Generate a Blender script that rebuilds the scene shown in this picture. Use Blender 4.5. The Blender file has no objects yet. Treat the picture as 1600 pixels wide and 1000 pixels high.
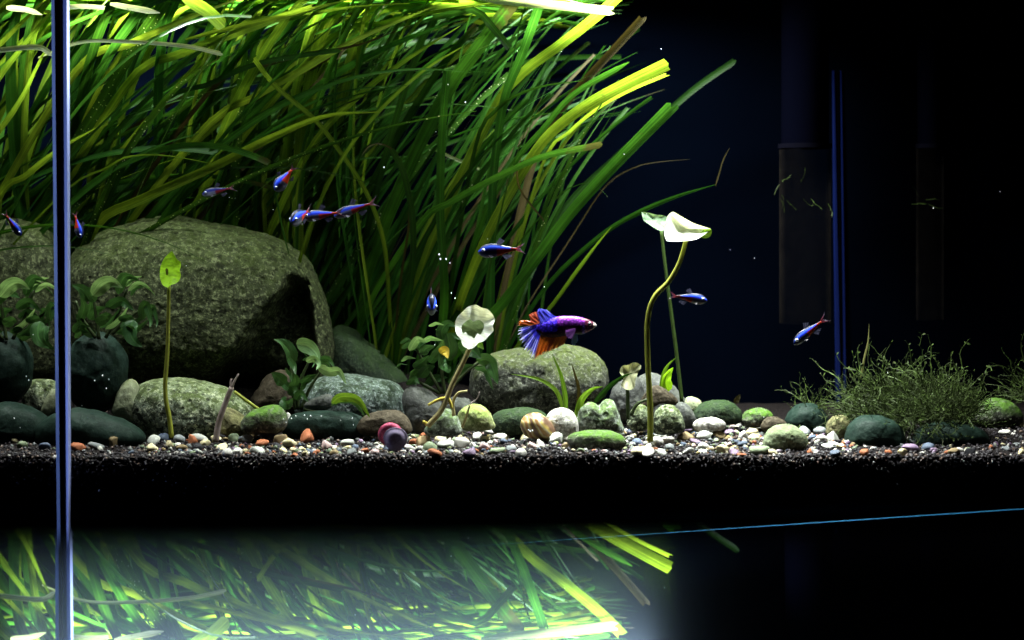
import bpy, bmesh, math, random
from math import sin, cos, pi, radians, sqrt, atan2, exp
from mathutils import Vector, Matrix, noise
import numpy as np
random.seed(11); np.random.seed(11)
S = bpy.context.scene
COL = S.collection

# ------------------------------------------------------------------ camera
F, D, HZ, ZC = 2666.7, 1.2, 350.0, 0.2025          # focal length in photo pixels, metres to the front glass
cam = bpy.data.cameras.new('camera'); co = bpy.data.objects.new('camera', cam); COL.objects.link(co)
co.location = (0, -D, ZC); co.rotation_euler = (radians(90), 0, 0)
cam.sensor_width = 36; cam.lens = 36 * F / 1600; cam.shift_y = -(500 - HZ) / 1600
cam.clip_start = 0.02; cam.clip_end = 50
cam.dof.use_dof = True; cam.dof.focus_distance = 1.31; cam.dof.aperture_fstop = 6.5
S.camera = co
# ------------------------------------------------------------------ world, light, exposure
w = bpy.data.worlds.new('World'); S.world = w; w.use_nodes = True
w.node_tree.nodes['Background'].inputs[0].default_value = (0.10, 0.16, 0.5, 1)
w.node_tree.nodes['Background'].inputs[1].default_value = 0.006
def area(name, loc, target, sx, sy, power, col, spread=180):
    l = bpy.data.lights.new(name, 'AREA'); l.shape = 'RECTANGLE'; l.size = sx; l.size_y = sy
    l.energy = power; l.color = col; l.spread = radians(spread)
    o = bpy.data.objects.new(name, l); COL.objects.link(o); o.location = loc
    o.rotation_euler = (Vector(target) - Vector(loc)).to_track_quat('-Z', 'Y').to_euler()
    return o
area('tank_lamp', (-0.15, 0.195, 0.458), (-0.15, 0.17, 0.0), 0.52, 0.04, 30.0, (0.95, 1.0, 0.96), 150)
area('tank_lamp', (0.14, 0.085, 0.475), (0.125, 0.05, 0.0), 0.24, 0.03, 4.4, (0.95, 1.0, 0.98), 100)
area('tank_lamp', (-0.24, 0.055, 0.475), (-0.24, 0.055, 0.0), 0.34, 0.03, 1.7, (0.95, 1.0, 0.97), 110)
area('seam_fill_light', (-1.6, -0.0115, 0.20), (0.5, -0.0115, 0.20), 0.010, 0.75, 0.065, (0.28, 0.42, 1.0), 4)  # added unseen narrow beam that only lights the corner edges blue
S.view_settings.view_transform = 'Standard'; S.view_settings.look = 'None'
S.view_settings.exposure = 0; S.view_settings.gamma = 1
S.render.engine = 'CYCLES'
S.cycles.use_denoising = True; S.cycles.max_bounces = 8; S.cycles.transparent_max_bounces = 24
S.cycles.sample_clamp_indirect = 4

# ------------------------------------------------------------------ helpers
def at(px, py, Y):
    d = D + Y
    return Vector(((px - 800) / F * d, Y, ZC - (py - HZ) / F * d))
def mpp(Y): return (D + Y) / F                      # metres in one photo pixel at depth Y
def sstep(a, b, x):
    t = min(1, max(0, (x - a) / (b - a))); return t * t * (3 - 2 * t)
def gz(x, Y):                                       # height of the soil
    z = 0.0385 + 0.003 * noise.noise(Vector((x * 9, Y * 9, 3))) + 0.0012 * noise.noise(Vector((x * 60, Y * 60, 1)))
    z += 0.030 * sstep(0.15, 0.26, Y) * sstep(0.05, -0.12, x)
    return z
def y_of(py, zb=0.0385): return min(0.33, max(0.006, F * (ZC - zb) / (py - HZ) - D))

def tag(o, label=None, cat=None, group=None, kind=None):
    if label: o['label'] = label
    if cat: o['category'] = cat
    if group: o['group'] = group
    if kind: o['kind'] = kind
    return o
def empty(name, loc):
    o = bpy.data.objects.new(name, None); COL.objects.link(o); o.location = loc; o.empty_display_size = 0.01
    return o
def mesh(name, verts, faces, mat, parent=None, smooth=True, uvs=None, cols=None, origin=None, mids=None):
    """one mesh object; world-space verts; origin moved to the given point or the parent's place"""
    org = Vector(origin) if origin is not None else (parent.matrix_world.translation.copy() if parent else Vector((0, 0, 0)))
    if parent and origin is None: org = Vector(parent['_o']) if '_o' in parent else parent.location.copy()
    me = bpy.data.meshes.new(name)
    me.from_pydata([tuple(Vector(v) - org) for v in verts], [], faces); me.update()
    if smooth: me.polygons.foreach_set('use_smooth', [True] * len(me.polygons))
    if uvs is not None:
        l = me.uv_layers.new(name='UVMap'); li = np.zeros(len(me.loops), dtype=np.int32); me.loops.foreach_get('vertex_index', li)
        l.data.foreach_set('uv', np.array(uvs, dtype=np.float32)[li].ravel())
    if cols is not None:
        a = me.color_attributes.new('tint', 'FLOAT_COLOR', 'POINT')
        a.data.foreach_set('color', np.array([(c[0], c[1], c[2], 1) for c in cols], dtype=np.float32).ravel())
    for m in (mat if isinstance(mat, (list, tuple)) else [mat]): me.materials.append(m)
    if mids is not None: me.polygons.foreach_set('material_index', mids)
    o = bpy.data.objects.new(name, me); COL.objects.link(o)
    if parent:
        o.parent = parent; o.location = org - WORLD(parent)
    else: o.location = org
    return o
def WORLD(o):
    v = o.location.copy()
    while o.parent: o = o.parent; v += o.location
    return v
_mesh0 = mesh
def mesh(name, verts, faces, mat, parent=None, **k):
    if parent and k.get('origin') is None: k['origin'] = WORLD(parent)
    return _mesh0(name, verts, faces, mat, parent, **k)

def catmull(P, n):
    P = [Vector(p) for p in P]
    if len(P) == 2: return [P[0].lerp(P[1], i / (n - 1)) for i in range(n)]
    Q = [2 * P[0] - P[1]] + P + [2 * P[-1] - P[-2]]
    L = [0]
    for i in range(len(P) - 1): L.append(L[-1] + (P[i + 1] - P[i]).length)
    out = []
    for k in range(n):
        s = L[-1] * k / (n - 1); i = 0
        while i < len(P) - 2 and s > L[i + 1]: i += 1
        t = (s - L[i]) / max(1e-9, L[i + 1] - L[i]); a, b, c, d = Q[i:i + 4]
        out.append(0.5 * ((2 * b) + (c - a) * t + (2 * a - 5 * b + 4 * c - d) * t * t + (3 * b - 3 * c + d - a) * t ** 3))
    return out
def tube_geo(P, R, sides=8):
    vs, fs = [], []; n = len(P); up = Vector((0, -1, 0.013))
    for i, p in enumerate(P):
        T = (P[min(n - 1, i + 1)] - P[max(0, i - 1)]).normalized()
        a = T.cross(up)
        if a.length < 1e-4: a = T.cross(Vector((1, 0, 0)))
        a.normalize(); b = T.cross(a); r = R[i] if hasattr(R, '__len__') else R
        for k in range(sides):
            g = 2 * pi * k / sides; vs.append(p + a * (r * cos(g)) + b * (r * sin(g)))
    for i in range(n - 1):
        for k in range(sides):
            k2 = (k + 1) % sides
            fs.append((i * sides + k, i * sides + k2, (i + 1) * sides + k2, (i + 1) * sides + k))
    fs.append(tuple(range(sides))[::-1]); fs.append(tuple((n - 1) * sides + k for k in range(sides)))
    return vs, fs
def box_geo(x0, x1, y0, y1, z0, z1):
    v = [Vector((x, y, z)) for z in (z0, z1) for y in (y0, y1) for x in (x0, x1)]
    return v, [(0, 2, 3, 1), (4, 5, 7, 6), (0, 1, 5, 4), (2, 6, 7, 3), (0, 4, 6, 2), (1, 3, 7, 5)]

# ------------------------------------------------------------------ materials
class NT:
    def __init__(s, name):
        s.m = bpy.data.materials.new(name); s.m.use_nodes = True; s.t = s.m.node_tree
        s.n = s.t.nodes; s.b = s.n['Principled BSDF']; s.out = s.n['Material Output']
    def new(s, t, **k):
        n = s.n.new(t)
        for a, b in k.items():
            if a.startswith('i_'): n.inputs[a[2:].replace('_', ' ')].default_value = b
            else: setattr(n, a, b)
        return n
    def link(s, a, b): s.t.links.new(a, b)
    def ramp(s, fac, stops, interp='LINEAR'):
        r = s.new('ShaderNodeValToRGB'); r.color_ramp.interpolation = interp
        e = r.color_ramp.elements
        while len(e) < len(stops): e.new(0.5)
        for k, (p, c) in enumerate(stops):
            e[k].position = p; e[k].color = (c[0], c[1], c[2], 1) if hasattr(c, '__len__') else (c, c, c, 1)
        s.link(fac, r.inputs[0]); return r.outputs[0]
    def mix(s, fac, a, b, mode='MIX'):
        m = s.new('ShaderNodeMix'); m.data_type = 'RGBA'; m.blend_type = mode
        for v, i in ((fac, 0), (a, 6), (b, 7)):
            if hasattr(v, 'is_linked'): s.link(v, m.inputs[i])
            else: m.inputs[i].default_value = v if i == 0 else (v[0], v[1], v[2], 1)
        return m.outputs[2]
    def math(s, op, a, b=0.0, clamp=False):
        m = s.new('ShaderNodeMath'); m.operation = op; m.use_clamp = clamp
        for v, i in ((a, 0), (b, 1)):
            if hasattr(v, 'is_linked'): s.link(v, m.inputs[i])
            else: m.inputs[i].default_value = v
        return m.outputs[0]
    def noise(s, vec, scale, detail=4, rough=0.6, dist=0.0):
        n = s.new('ShaderNodeTexNoise'); n.inputs['Scale'].default_value = scale; n.inputs['Detail'].default_value = detail
        n.inputs['Roughness'].default_value = rough; n.inputs['Distortion'].default_value = dist
        s.link(vec, n.inputs['Vector']); return n.outputs['Fac']
    def voro(s, vec, scale, out='Distance', rnd=1.0):
        n = s.new('ShaderNodeTexVoronoi'); n.inputs['Scale'].default_value = scale; n.inputs['Randomness'].default_value = rnd
        s.link(vec, n.inputs['Vector']); return n.outputs[out]
    def bump(s, h, strength, dist):
        b = s.new('ShaderNodeBump'); b.inputs['Strength'].default_value = strength; b.inputs['Distance'].default_value = dist
        s.link(h, b.inputs['Height']); s.link(b.outputs[0], s.b.inputs['Normal'])
def objvec(t):
    return t.new('ShaderNodeTexCoord').outputs['Object']

def plain(name, col, rough=0.6, metal=0.0, spec=0.5):
    t = NT(name); t.b.inputs['Base Color'].default_value = (*col, 1); t.b.inputs['Roughness'].default_value = rough
    t.b.inputs['Metallic'].default_value = metal; t.b.inputs['Specular IOR Level'].default_value = spec
    return t.m
def stone_mat(name, base, light, dark, scale=420, speck=0.5, green=0.0, gcol=(0.10, 0.20, 0.03), pits=0.3, patch=0.4, rough=0.75, bump=0.9, dk=.40):
    t = NT(name); v = objvec(t)
    scale *= .72; light = tuple(1.35 * a for a in light); dark = tuple(.5 * a for a in dark)
    n1 = t.noise(v, scale * 0.09, 6, 0.65); n2 = t.noise(v, scale, 3, 0.75); n3 = t.noise(v, scale * 0.40, 4, 0.75)
    c = t.mix(t.ramp(n1, [(0.35, 0), (0.65, patch)]), base, tuple(0.55 * a for a in base))
    c = t.mix(t.ramp(n2, [(0.53, 0), (0.58, speck)]), c, light)
    c = t.mix(t.ramp(n3, [(dk, speck), (dk + .05, 0)]), c, dark)
    if green > 0:                                   # algae film grows on the upper faces
        g = t.new('ShaderNodeNewGeometry'); sx = t.new('ShaderNodeSeparateXYZ'); t.link(g.outputs['Normal'], sx.inputs[0])
        k = t.math('ADD', sx.outputs[2], t.math('MULTIPLY', t.math('SUBTRACT', t.noise(v, scale * 0.11, 5, 0.7), 0.5), 2.2))
        k = t.math('MULTIPLY', t.ramp(k, [(0.05, 0), (0.75, 1)]), green)
        k = t.math('MULTIPLY', k, t.ramp(t.noise(v, scale * 0.6, 3, 0.7), [(0.34, 0.25), (0.55, 1)]))
        c = t.mix(k, c, gcol)
    pv = t.voro(v, scale * 0.35)
    pm = t.ramp(pv, [(0.10, pits), (0.22, 0)])
    c = t.mix(pm, c, tuple(0.35 * a for a in dark))
    t.link(c, t.b.inputs['Base Color']); t.b.inputs['Roughness'].default_value = rough; t.b.inputs['Specular IOR Level'].default_value = .07
    h = t.math('ADD', t.math('MULTIPLY', n2, 0.5), t.math('SUBTRACT', t.math('MULTIPLY', n3, 1.0), t.math('MULTIPLY', pm, 1.2)))
    t.bump(h, bump, 0.0016)
    return t.m
def leaf_mat(name, c0, c1, trans=0.45, rough=0.4, tipbrown=0.0, veins=60, spots=0.0, spec=0.1, emboss=0.5):
    """thin leaf: UV x across the blade, y along it"""
    t = NT(name); uv = t.new('ShaderNodeTexCoord'); sx = t.new('ShaderNodeSeparateXYZ'); t.link(uv.outputs['UV'], sx.inputs[0])
    oi = t.new('ShaderNodeObjectInfo'); ob = uv.outputs['Object']
    c = t.mix(oi.outputs['Random'], c0, c1)
    c = t.mix(t.ramp(t.noise(ob, 55, 4, 0.6), [(0.35, 0), (0.7, 0.55)]), c, tuple(0.55 * a for a in c0))
    mv = t.new('ShaderNodeMapping'); mv.inputs['Scale'].default_value = (veins, 3.0, 1); t.link(uv.outputs['UV'], mv.inputs['Vector'])
    st = t.noise(mv.outputs[0], 1.0, 3, 0.6)
    c = t.mix(t.ramp(st, [(0.35, 0.65), (0.6, 0)]), c, tuple(0.35 * a for a in c0))
    mid = t.math('ABSOLUTE', t.math('SUBTRACT', sx.outputs[0], 0.5))
    c = t.mix(t.ramp(mid, [(0.0, 0.30), (0.09, 0)]), c, tuple(min(1, 1.9 * a) for a in c1))
    if spots:
        c = t.mix(t.ramp(t.voro(ob, 330), [(0.10, spots), (0.2, 0)]), c, (0.45, 0.5, 0.3))
    c = t.mix(t.ramp(t.noise(ob, 210, 4, 0.75), [(0.62, 0), (0.72, 0.55)]), c, (0.035, 0.03, 0.01))
    if tipbrown:
        k = t.math('ADD', sx.outputs[1], t.math('MULTIPLY', t.math('SUBTRACT', t.noise(ob, 90, 3), 0.5), 0.25))
        k = t.math('ADD', k, t.math('MULTIPLY', t.math('SUBTRACT', oi.outputs['Random'], 0.85), 0.35))
        c = t.mix(t.ramp(k, [(0.94, 0), (1.0, tipbrown)]), c, (.028,.020,.009))
    t.link(c, t.b.inputs['Base Color']); t.b.inputs['Roughness'].default_value = rough
    t.b.inputs['Specular IOR Level'].default_value = spec
    t.bump(st, emboss, 0.0006)
    tr = t.new('ShaderNodeBsdfTranslucent'); t.link(t.mix(1.0, c, (1.15, 1.1, 0.7), 'MULTIPLY'), tr.inputs['Color'])
    ms = t.new('ShaderNodeMixShader'); ms.inputs[0].default_value = trans
    t.link(t.b.outputs[0], ms.inputs[1]); t.link(tr.outputs[0], ms.inputs[2]); t.link(ms.outputs[0], t.out.inputs['Surface'])
    return t.m
def tint_mat(name, rough=0.35, metal=0.0, scales=0, trans=0.0, spec=0.5, gain=1.0):
    t = NT(name); a = t.new('ShaderNodeVertexColor'); a.layer_name = 'tint'; c = a.outputs[0]
    if scales:
        v = objvec(t); s = t.voro(v, scales)
        c = t.mix(t.ramp(s, [(0.15, 0.75), (0.4, 0)]), c, t.mix(1.0, c, (4.5, 4.5, 3.2), 'MULTIPLY'))  # scale highlights painted in as lighter spots
        c = t.mix(t.ramp(s, [(0.45, 0), (0.75, 0.6)]), c, (0.01, 0.004, 0.012)); t.bump(s, 0.4, 0.0004)
    t.link(c, t.b.inputs['Base Color']); t.b.inputs['Roughness'].default_value = rough
    t.b.inputs['Metallic'].default_value = metal; t.b.inputs['Specular IOR Level'].default_value = spec
    if trans:
        tr = t.new('ShaderNodeBsdfTranslucent'); t.link(c, tr.inputs['Color']); ms = t.new('ShaderNodeMixShader')
        ms.inputs[0].default_value = trans
        t.link(t.b.outputs[0], ms.inputs[1]); t.link(tr.outputs[0], ms.inputs[2]); t.link(ms.outputs[0], t.out.inputs['Surface'])
    return t.m

# ------------------------------------------------------------------ tank, soil, shelf
def soil_mat():
    t = NT('soil'); v = objvec(t); s = t.voro(v, 700); n = t.noise(v, 500, 3)
    c = t.mix(t.ramp(n, [(0.4, 0), (0.7, 1)]), (0.004, 0.0035, 0.0035), (0.020, 0.015, 0.014))
    t.link(c, t.b.inputs['Base Color']); t.b.inputs['Roughness'].default_value = 0.8; t.b.inputs['Specular IOR Level'].default_value = .05; t.bump(s, 1.0, 0.0018); return t.m
SOIL = soil_mat()
X0, X1, YB = -0.62, 0.66, 0.37
def build_soil():
    nx, ny = 200, 60; vs, fs = [], []
    for j in range(ny + 1):
        for i in range(nx + 1):
            x = X0 + (X1 - X0) * i / nx; y = 0.003 + (YB - 0.003) * j / ny; vs.append((x, y, gz(x, y)))
    W = nx + 1
    for j in range(ny):
        for i in range(nx): fs.append((j * W + i, j * W + i + 1, (j + 1) * W + i + 1, (j + 1) * W + i))
    b = len(vs)
    for i in range(nx + 1): vs.append((X0 + (X1 - X0) * i / nx, 0.003, 0.006))
    for i in range(nx + 1): vs.append(vs[i])
    c = b + nx + 1
    for i in range(nx): fs.append((b + i, b + i + 1, c + i + 1, c + i))
    o = mesh('soil_bed', vs, fs, [SOIL, plain('soil_shaded_front', (.006, .005, .005), .9, 0, 0)], mids=[0] * (nx * ny) + [1] * nx); tag(o, 'bed of black aquarium soil seen edge on along the glass', kind='structure')  # front face gets a darker soil colour for its shade
build_soil()
def build_grains():
    """loose granules on the soil and pressed against the glass"""
    ico = bmesh.new(); bmesh.ops.create_icosphere(ico, subdivisions=1, radius=1)
    bv = np.array([v.co[:] for v in ico.verts]); bf = np.array([[v.index for v in f.verts] for f in ico.faces]); ico.free()
    N = 19000; vs, fs, mi = [], [], []
    for k in range(N):
        x = random.uniform(X0 + .02, X1 - .02)
        if random.random() < 0.3: y = random.uniform(0.0016, 0.0034); z = gz(x, 0.004) - abs(random.gauss(0, 0.008)); r = random.uniform(.0005, .0012)
        else: y = 0.004 + 0.2 * random.random() ** 1.6; r = random.uniform(.0006, .0016); z = gz(x, y) + r * random.uniform(-.2, .9)
        R = np.array(Matrix.Rotation(random.uniform(0, 6.28), 3, Vector((random.gauss(0, 1), random.gauss(0, 1), random.gauss(0, 1))).normalized()))
        p = (bv * (r * np.array([1, random.uniform(.6, 1), random.uniform(.5, .9)])) * (1 + .25 * np.random.rand(12, 1))) @ R.T + (x, y, z)
        fs.append(bf + 12 * k); vs.append(p); q = random.random(); mi += [1 if q < .022 else (2 if q < .14 else 0)] * 20
    me = bpy.data.meshes.new('soil_grains'); me.from_pydata(np.concatenate(vs).tolist(), [], np.concatenate(fs).tolist())
    for m in (plain('grain_black', (.020, .017, .019), .5, 0, .2), plain('grain_pale', (.42, .40, .36), .5), plain('grain_brown', (.075, .045, .03), .6)): me.materials.append(m)
    me.polygons.foreach_set('material_index', mi)
    o = bpy.data.objects.new('soil_grains', me); COL.objects.link(o); tag(o, 'loose dark granules covering the soil bed', kind='stuff')
build_grains()
def build_tank():
    t = NT('back_glass'); v = objvec(t)
    t.link(t.ramp(t.noise(v, 3, 3), [(.3, (.0002, .0005, .0013)), (.7, (.0004, .0009, .0026))]), t.b.inputs['Base Color']); t.b.inputs['Roughness'].default_value = .6; t.b.inputs['Specular IOR Level'].default_value = 0
    o = mesh('back_wall', *box_geo(X0, X1, YB, YB + .008, -.03, .60), t.m, smooth=False); tag(o, 'dark blue black rear wall of the tank', kind='structure')
    tk = empty('aquarium', (0, 0, 0)); tag(tk, 'glass fish tank with a bright blue corner seam', 'aquarium')
    g = NT('clear_glass'); tr = g.new('ShaderNodeBsdfTransparent'); g.link(tr.outputs[0], g.out.inputs['Surface'])
    mesh('front_pane', *box_geo(X0, X1, -.002, .0005, .0, .43), g.m, tk, smooth=False)
    # the vertical corner: two lit glass edges with a black silicone joint between them
    def strip(name, xa, xb, mat, face, bulge):
        a0, a1 = at(xa[0], -260, -.004), at(xa[1], 1180, -.004); b0, b1 = at(xb[0], -260, -.004), at(xb[1], 1180, -.004)
        n = 40; vs, fs = [], []
        for i in range(n + 1):
            a, b = a0.lerp(a1, i / n), b0.lerp(b1, i / n)
            jt = .00012 * noise.noise(Vector((0, 0, i * .9)))
            a = a + Vector((jt, 0, 0))
            if face < 0: pr = [a + Vector((0, .004, 0)), a + Vector((0, 0, 0)), a.lerp(b, .5) + Vector((0, -bulge * .5, 0)), b + Vector((0, -bulge, 0)), b + Vector((0, .004, 0))]
            else: pr = [a + Vector((0, .004, 0)), a + Vector((0, -.0004, 0)), a.lerp(b, .5) + Vector((0, -.0007, 0)), b + Vector((0, -.0004, 0)), b + Vector((0, .004, 0))]
            vs += pr
        for i in range(n):
            for k in range(4): fs.append((i * 5 + k, i * 5 + k + 1, (i + 1) * 5 + k + 1, (i + 1) * 5 + k))
        return mesh(name, vs, fs, mat, tk, smooth=False)
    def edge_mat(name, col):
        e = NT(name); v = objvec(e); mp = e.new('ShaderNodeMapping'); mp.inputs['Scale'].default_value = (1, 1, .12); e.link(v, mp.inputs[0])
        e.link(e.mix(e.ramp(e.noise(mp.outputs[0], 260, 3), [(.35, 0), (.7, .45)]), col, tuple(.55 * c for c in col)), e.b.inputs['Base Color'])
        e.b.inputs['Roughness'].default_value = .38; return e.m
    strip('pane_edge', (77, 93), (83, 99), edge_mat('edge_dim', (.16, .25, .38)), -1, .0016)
    strip('silicone_joint', (83, 99), (90, 104), plain('black_silicone', (.004, .004, .005), .6), 1, 0)
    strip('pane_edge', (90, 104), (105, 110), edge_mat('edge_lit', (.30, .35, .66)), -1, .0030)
    # rear corner: twin blue lines
    bl = plain('blue_seam', (.0017, .005, .04), .5, 0, .1); dk = plain('dark_seam', (.0004, .0005, .001), .6, 0, 0)
    for xa, xb, ww, m in ((1301, 1308, 7, bl), (1308.5, 1314.5, 5, dk), (1314, 1319.5, 4, bl)):
        a, b = at(xa - 1, 110, YB - .004), at(xb, 700, YB - .004); h = ww * mpp(YB)
        vs = [a, a + Vector((h, 0, 0)), b + Vector((h, 0, 0)), b]; vs += [p + Vector((0, .006, 0)) for p in vs]; vs[0] = vs[0] + Vector((h * .4, .002, 0)); vs[1] = vs[1] + Vector((-h * .4, .002, 0))
        mesh('corner_seam', vs, [(0, 1, 2, 3), (4, 7, 6, 5), (0, 4, 5, 1), (1, 5, 6, 2), (2, 6, 7, 3), (3, 7, 4, 0)], m, tk, smooth=False)
    rim = plain('rim_violet', (.10, .09, .34), .3)
    a, b = at(1000, -16, -.004), at(1660, 1, -.004)
    mesh('top_rim', *box_geo(X0, X1, -.006, .004, .369, .388), rim, tk, smooth=False)
    # base plate whose front edge runs askew, its cyan gleam put into the colour
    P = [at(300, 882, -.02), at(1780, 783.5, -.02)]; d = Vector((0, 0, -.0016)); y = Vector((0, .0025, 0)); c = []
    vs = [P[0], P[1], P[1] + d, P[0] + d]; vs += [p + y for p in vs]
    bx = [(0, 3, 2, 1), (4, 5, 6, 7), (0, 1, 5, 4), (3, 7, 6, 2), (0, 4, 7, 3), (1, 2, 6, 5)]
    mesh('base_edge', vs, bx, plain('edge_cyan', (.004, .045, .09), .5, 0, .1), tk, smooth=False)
    vs = [P[0] + d * 1.02, P[1] + d * 1.02, P[1] + Vector((0, 0, -.3)), P[0] + Vector((-.6, 0, -.3)), P[0] + Vector((-.6, 0, .015))]
    blk = plain('cabinet_black', (.003, .003, .005), .5, 0, .1)
    v2, f2 = box_geo(-1.2, 1.2, -.0165, YB + .1, -.35, -.045); o = mesh('cabinet', v2, f2, blk, smooth=False); tag(o, 'black cabinet top under the fish tank', 'cabinet')
    mesh('bottom_pane', *box_geo(X0, X1, .003, YB, -.006, .005), plain('bottom_glass', (.003, .004, .006), .3, 0, .1), tk, smooth=False)
build_tank()
def build_shelf():
    """polished ledge between viewer and tank, a little below eye height; mirrors the plants"""
    h = 0.073; z = ZC - h; d1 = 0.400
    t = NT('polished_ledge'); tc = t.new('ShaderNodeTexCoord'); sx = t.new('ShaderNodeSeparateXYZ'); t.link(tc.outputs['Object'], sx.inputs[0])
    t.b.inputs['Base Color'].default_value = (.62, .72, .95, 1); t.b.inputs['Metallic'].default_value = 1; t.b.inputs['Roughness'].default_value = .010
    g2 = t.new('ShaderNodeBsdfGlossy'); g2.inputs['Color'].default_value = (.50, .70, 1.0, 1); g2.inputs['Roughness'].default_value = .11
    m1 = t.new('ShaderNodeMixShader'); m1.inputs[0].default_value = .11; t.link(t.b.outputs[0], m1.inputs[1]); t.link(g2.outputs[0], m1.inputs[2])
    dk = t.new('ShaderNodeBsdfDiffuse'); dk.inputs['Color'].default_value = (.004, .004, .006, 1)
    m2 = t.new('ShaderNodeMixShader')                # the reflection is painted out softly towards the far edge
    k = t.math('ADD', sx.outputs[1], t.math('MULTIPLY', t.math('SUBTRACT', t.noise(tc.outputs['Object'], 30, 3), .5), .006))
    t.link(t.ramp(k, [(.0, 0), (.058, 1)]), m2.inputs[0])
    t.link(m1.outputs[0], m2.inputs[1]); t.link(dk.outputs[0], m2.inputs[2]); t.link(m2.outputs[0], t.out.inputs['Surface'])
    org = Vector((0, -D + 0.350, z)); sl = .0065
    vs, fs = box_geo(-.40, .40, -D + .05, -D + d1, z - .008, z)
    vs = [v + Vector((0, 0, v.x * sl)) for v in vs]
    o = mesh('mirror_ledge', vs, fs, t.m, smooth=False, origin=org)
    tag(o, 'polished mirror ledge in front of the tank showing the grass upside down', 'ledge')
build_shelf()

# ------------------------------------------------------------------ stones
def blob(name, outline, Y, depth, mat, label, cat='stone', wob=.03, group=None, sq=.85, seed=0, fine=.0, carve=None):
    """a stone whose outline from the front is the given loop of points and which is as deep as `depth` metres to either side"""
    P = [at(x, y, Y) for x, y in outline]; P = catmull(P + [P[0]], 65)[:64] if len(P) < 60 else P
    cx = sum(p.x for p in P) / len(P); cz = sum(p.z for p in P) / len(P)
    an = sorted([(atan2(p.z - cz, p.x - cx), sqrt((p.x - cx) ** 2 + (p.z - cz) ** 2)) for p in P])
    n = len(an)
    def rad(th):
        th = (th + pi) % (2 * pi) - pi
        for i in range(n):
            a0, r0 = an[i]; a1, r1 = an[(i + 1) % n]
            if i == n - 1: a1 += 2 * pi
            t = th if th >= a0 or i < n - 1 else th + 2 * pi
            if i == n - 1 and th < an[0][0]: t = th + 2 * pi
            if a0 <= t <= a1:
                f = (t - a0) / max(1e-6, a1 - a0); f = f * f * (3 - 2 * f) * .5 + f * .5
                return r0 + (r1 - r0) * f
        return an[0][1]
    NT_, NP = (220, 130) if carve else (72, 34); rr = [rad(2 * pi * i / NT_) for i in range(NT_)]
    for _ in range(2): rr = [(rr[i - 1] + 2 * rr[i] + rr[(i + 1) % NT_]) / 4 for i in range(NT_)]
    mr = sum(rr) / NT_; vs, fs = [], []; sd = Vector((seed * 7.3 + cx * 40, seed * 3.1, cz * 50))
    for j in range(1, NP):
        ph = -pi / 2 + pi * j / NP; c = cos(ph) ** sq
        for i in range(NT_):
            th = 2 * pi * i / NT_; wgt = min(1, c * 1.3); r = (rr[i] * wgt + mr * (1 - wgt)) * c
            p = Vector((cx + r * cos(th), Y + depth * math.copysign(abs(sin(ph)) ** .9, ph), cz + r * sin(th)))
            q = Vector((cos(th) * c, sin(ph), sin(th) * c))
            s = 1 + wob * (noise.noise(q * 1.7 + sd) + .5 * noise.noise(q * 4.1 + sd) + .25 * noise.noise(q * 9 + sd)) + fine * noise.noise(q * 22 + sd)
            vs.append(Vector((cx, Y, cz)) + (p - Vector((cx, Y, cz))) * s)
    if carve:                                       # hollow shaped into the stone to give a cast shadow
        poly, dep = carve
        for q in vs:
            if q.y > Y: continue
            d = D + q.y; x = 800 + q.x / d * F; y = HZ - (q.z - ZC) / d * F; m = 1e9
            for (xa, ya), (xb, yb) in zip(poly, poly[1:] + poly[:1]):
                L_ = sqrt((xb - xa) ** 2 + (yb - ya) ** 2); m = min(m, ((xb - xa) * (y - ya) - (yb - ya) * (x - xa)) / L_)
            m += 5 * noise.noise(Vector((x * .05, y * .05, 2))) + 2.5 * noise.noise(Vector((x * .2, y * .2, 7)))
            q.y += dep * sstep(0, 22, m) * (1 + .10 * noise.noise(Vector((x * .03, y * .03, 9))))
    a = len(vs); vs += [Vector((cx, Y - depth, cz)), Vector((cx, Y + depth, cz))]
    for j in range(NP - 2):
        for i in range(NT_):
            i2 = (i + 1) % NT_; fs.append((j * NT_ + i, j * NT_ + i2, (j + 1) * NT_ + i2, (j + 1) * NT_ + i))
    for i in range(NT_):
        i2 = (i + 1) % NT_; fs.append((a, i2, i)); fs.append((a + 1, (NP - 2) * NT_ + i, (NP - 2) * NT_ + i2))
    o = mesh(name, vs, fs, mat, origin=(cx, Y, cz)); tag(o, label, cat, group); return o
def ell(cx, cy, rx, ry, rot=0, n=14):
    r = radians(rot); return [(cx + rx * cos(a) * cos(r) - ry * sin(a) * sin(r), cy + rx * cos(a) * sin(r) + ry * sin(a) * cos(r)) for a in [2 * pi * i / n for i in range(n)]]

GRN = (.16, .27, .04)
M_boulder = stone_mat('boulder_granite', (.036, .044, .021), (.100, .116, .055), (.009, .011, .006), 420, .75, .5, (.048, .070, .015), .45, .6, .85, 1.0, dk=.43)
M_dark = stone_mat('dark_slate', (.009, .020, .015), (.022, .036, .028), (.004, .009, .007), 500, .4, .15, (.012, .032, .014), .05, .4, .6, .4)
M_speck = stone_mat('speckled_granite', (0.1215, 0.1449, 0.1028), (0.2571, 0.2805, 0.187), (0.01636, 0.02337, 0.01403), 520, .9, .45, (0.1122, 0.1543, 0.0374), .65, dk=0.47)
M_speckblue = stone_mat('blue_granite', (0.06732, 0.09108, 0.0792), (0.1663, 0.198, 0.1901), (0.01188, 0.0198, 0.01782), 560, .85, .30, (0.04752, 0.0792, 0.02376), .6, dk=0.46)
M_pale = stone_mat('pale_green_stone', (0.234, 0.26, 0.1625), (0.325, 0.338, 0.247), (0.104, 0.13, 0.052), 260, .3, .35, (0.195, 0.26, 0.078), .25)
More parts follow.
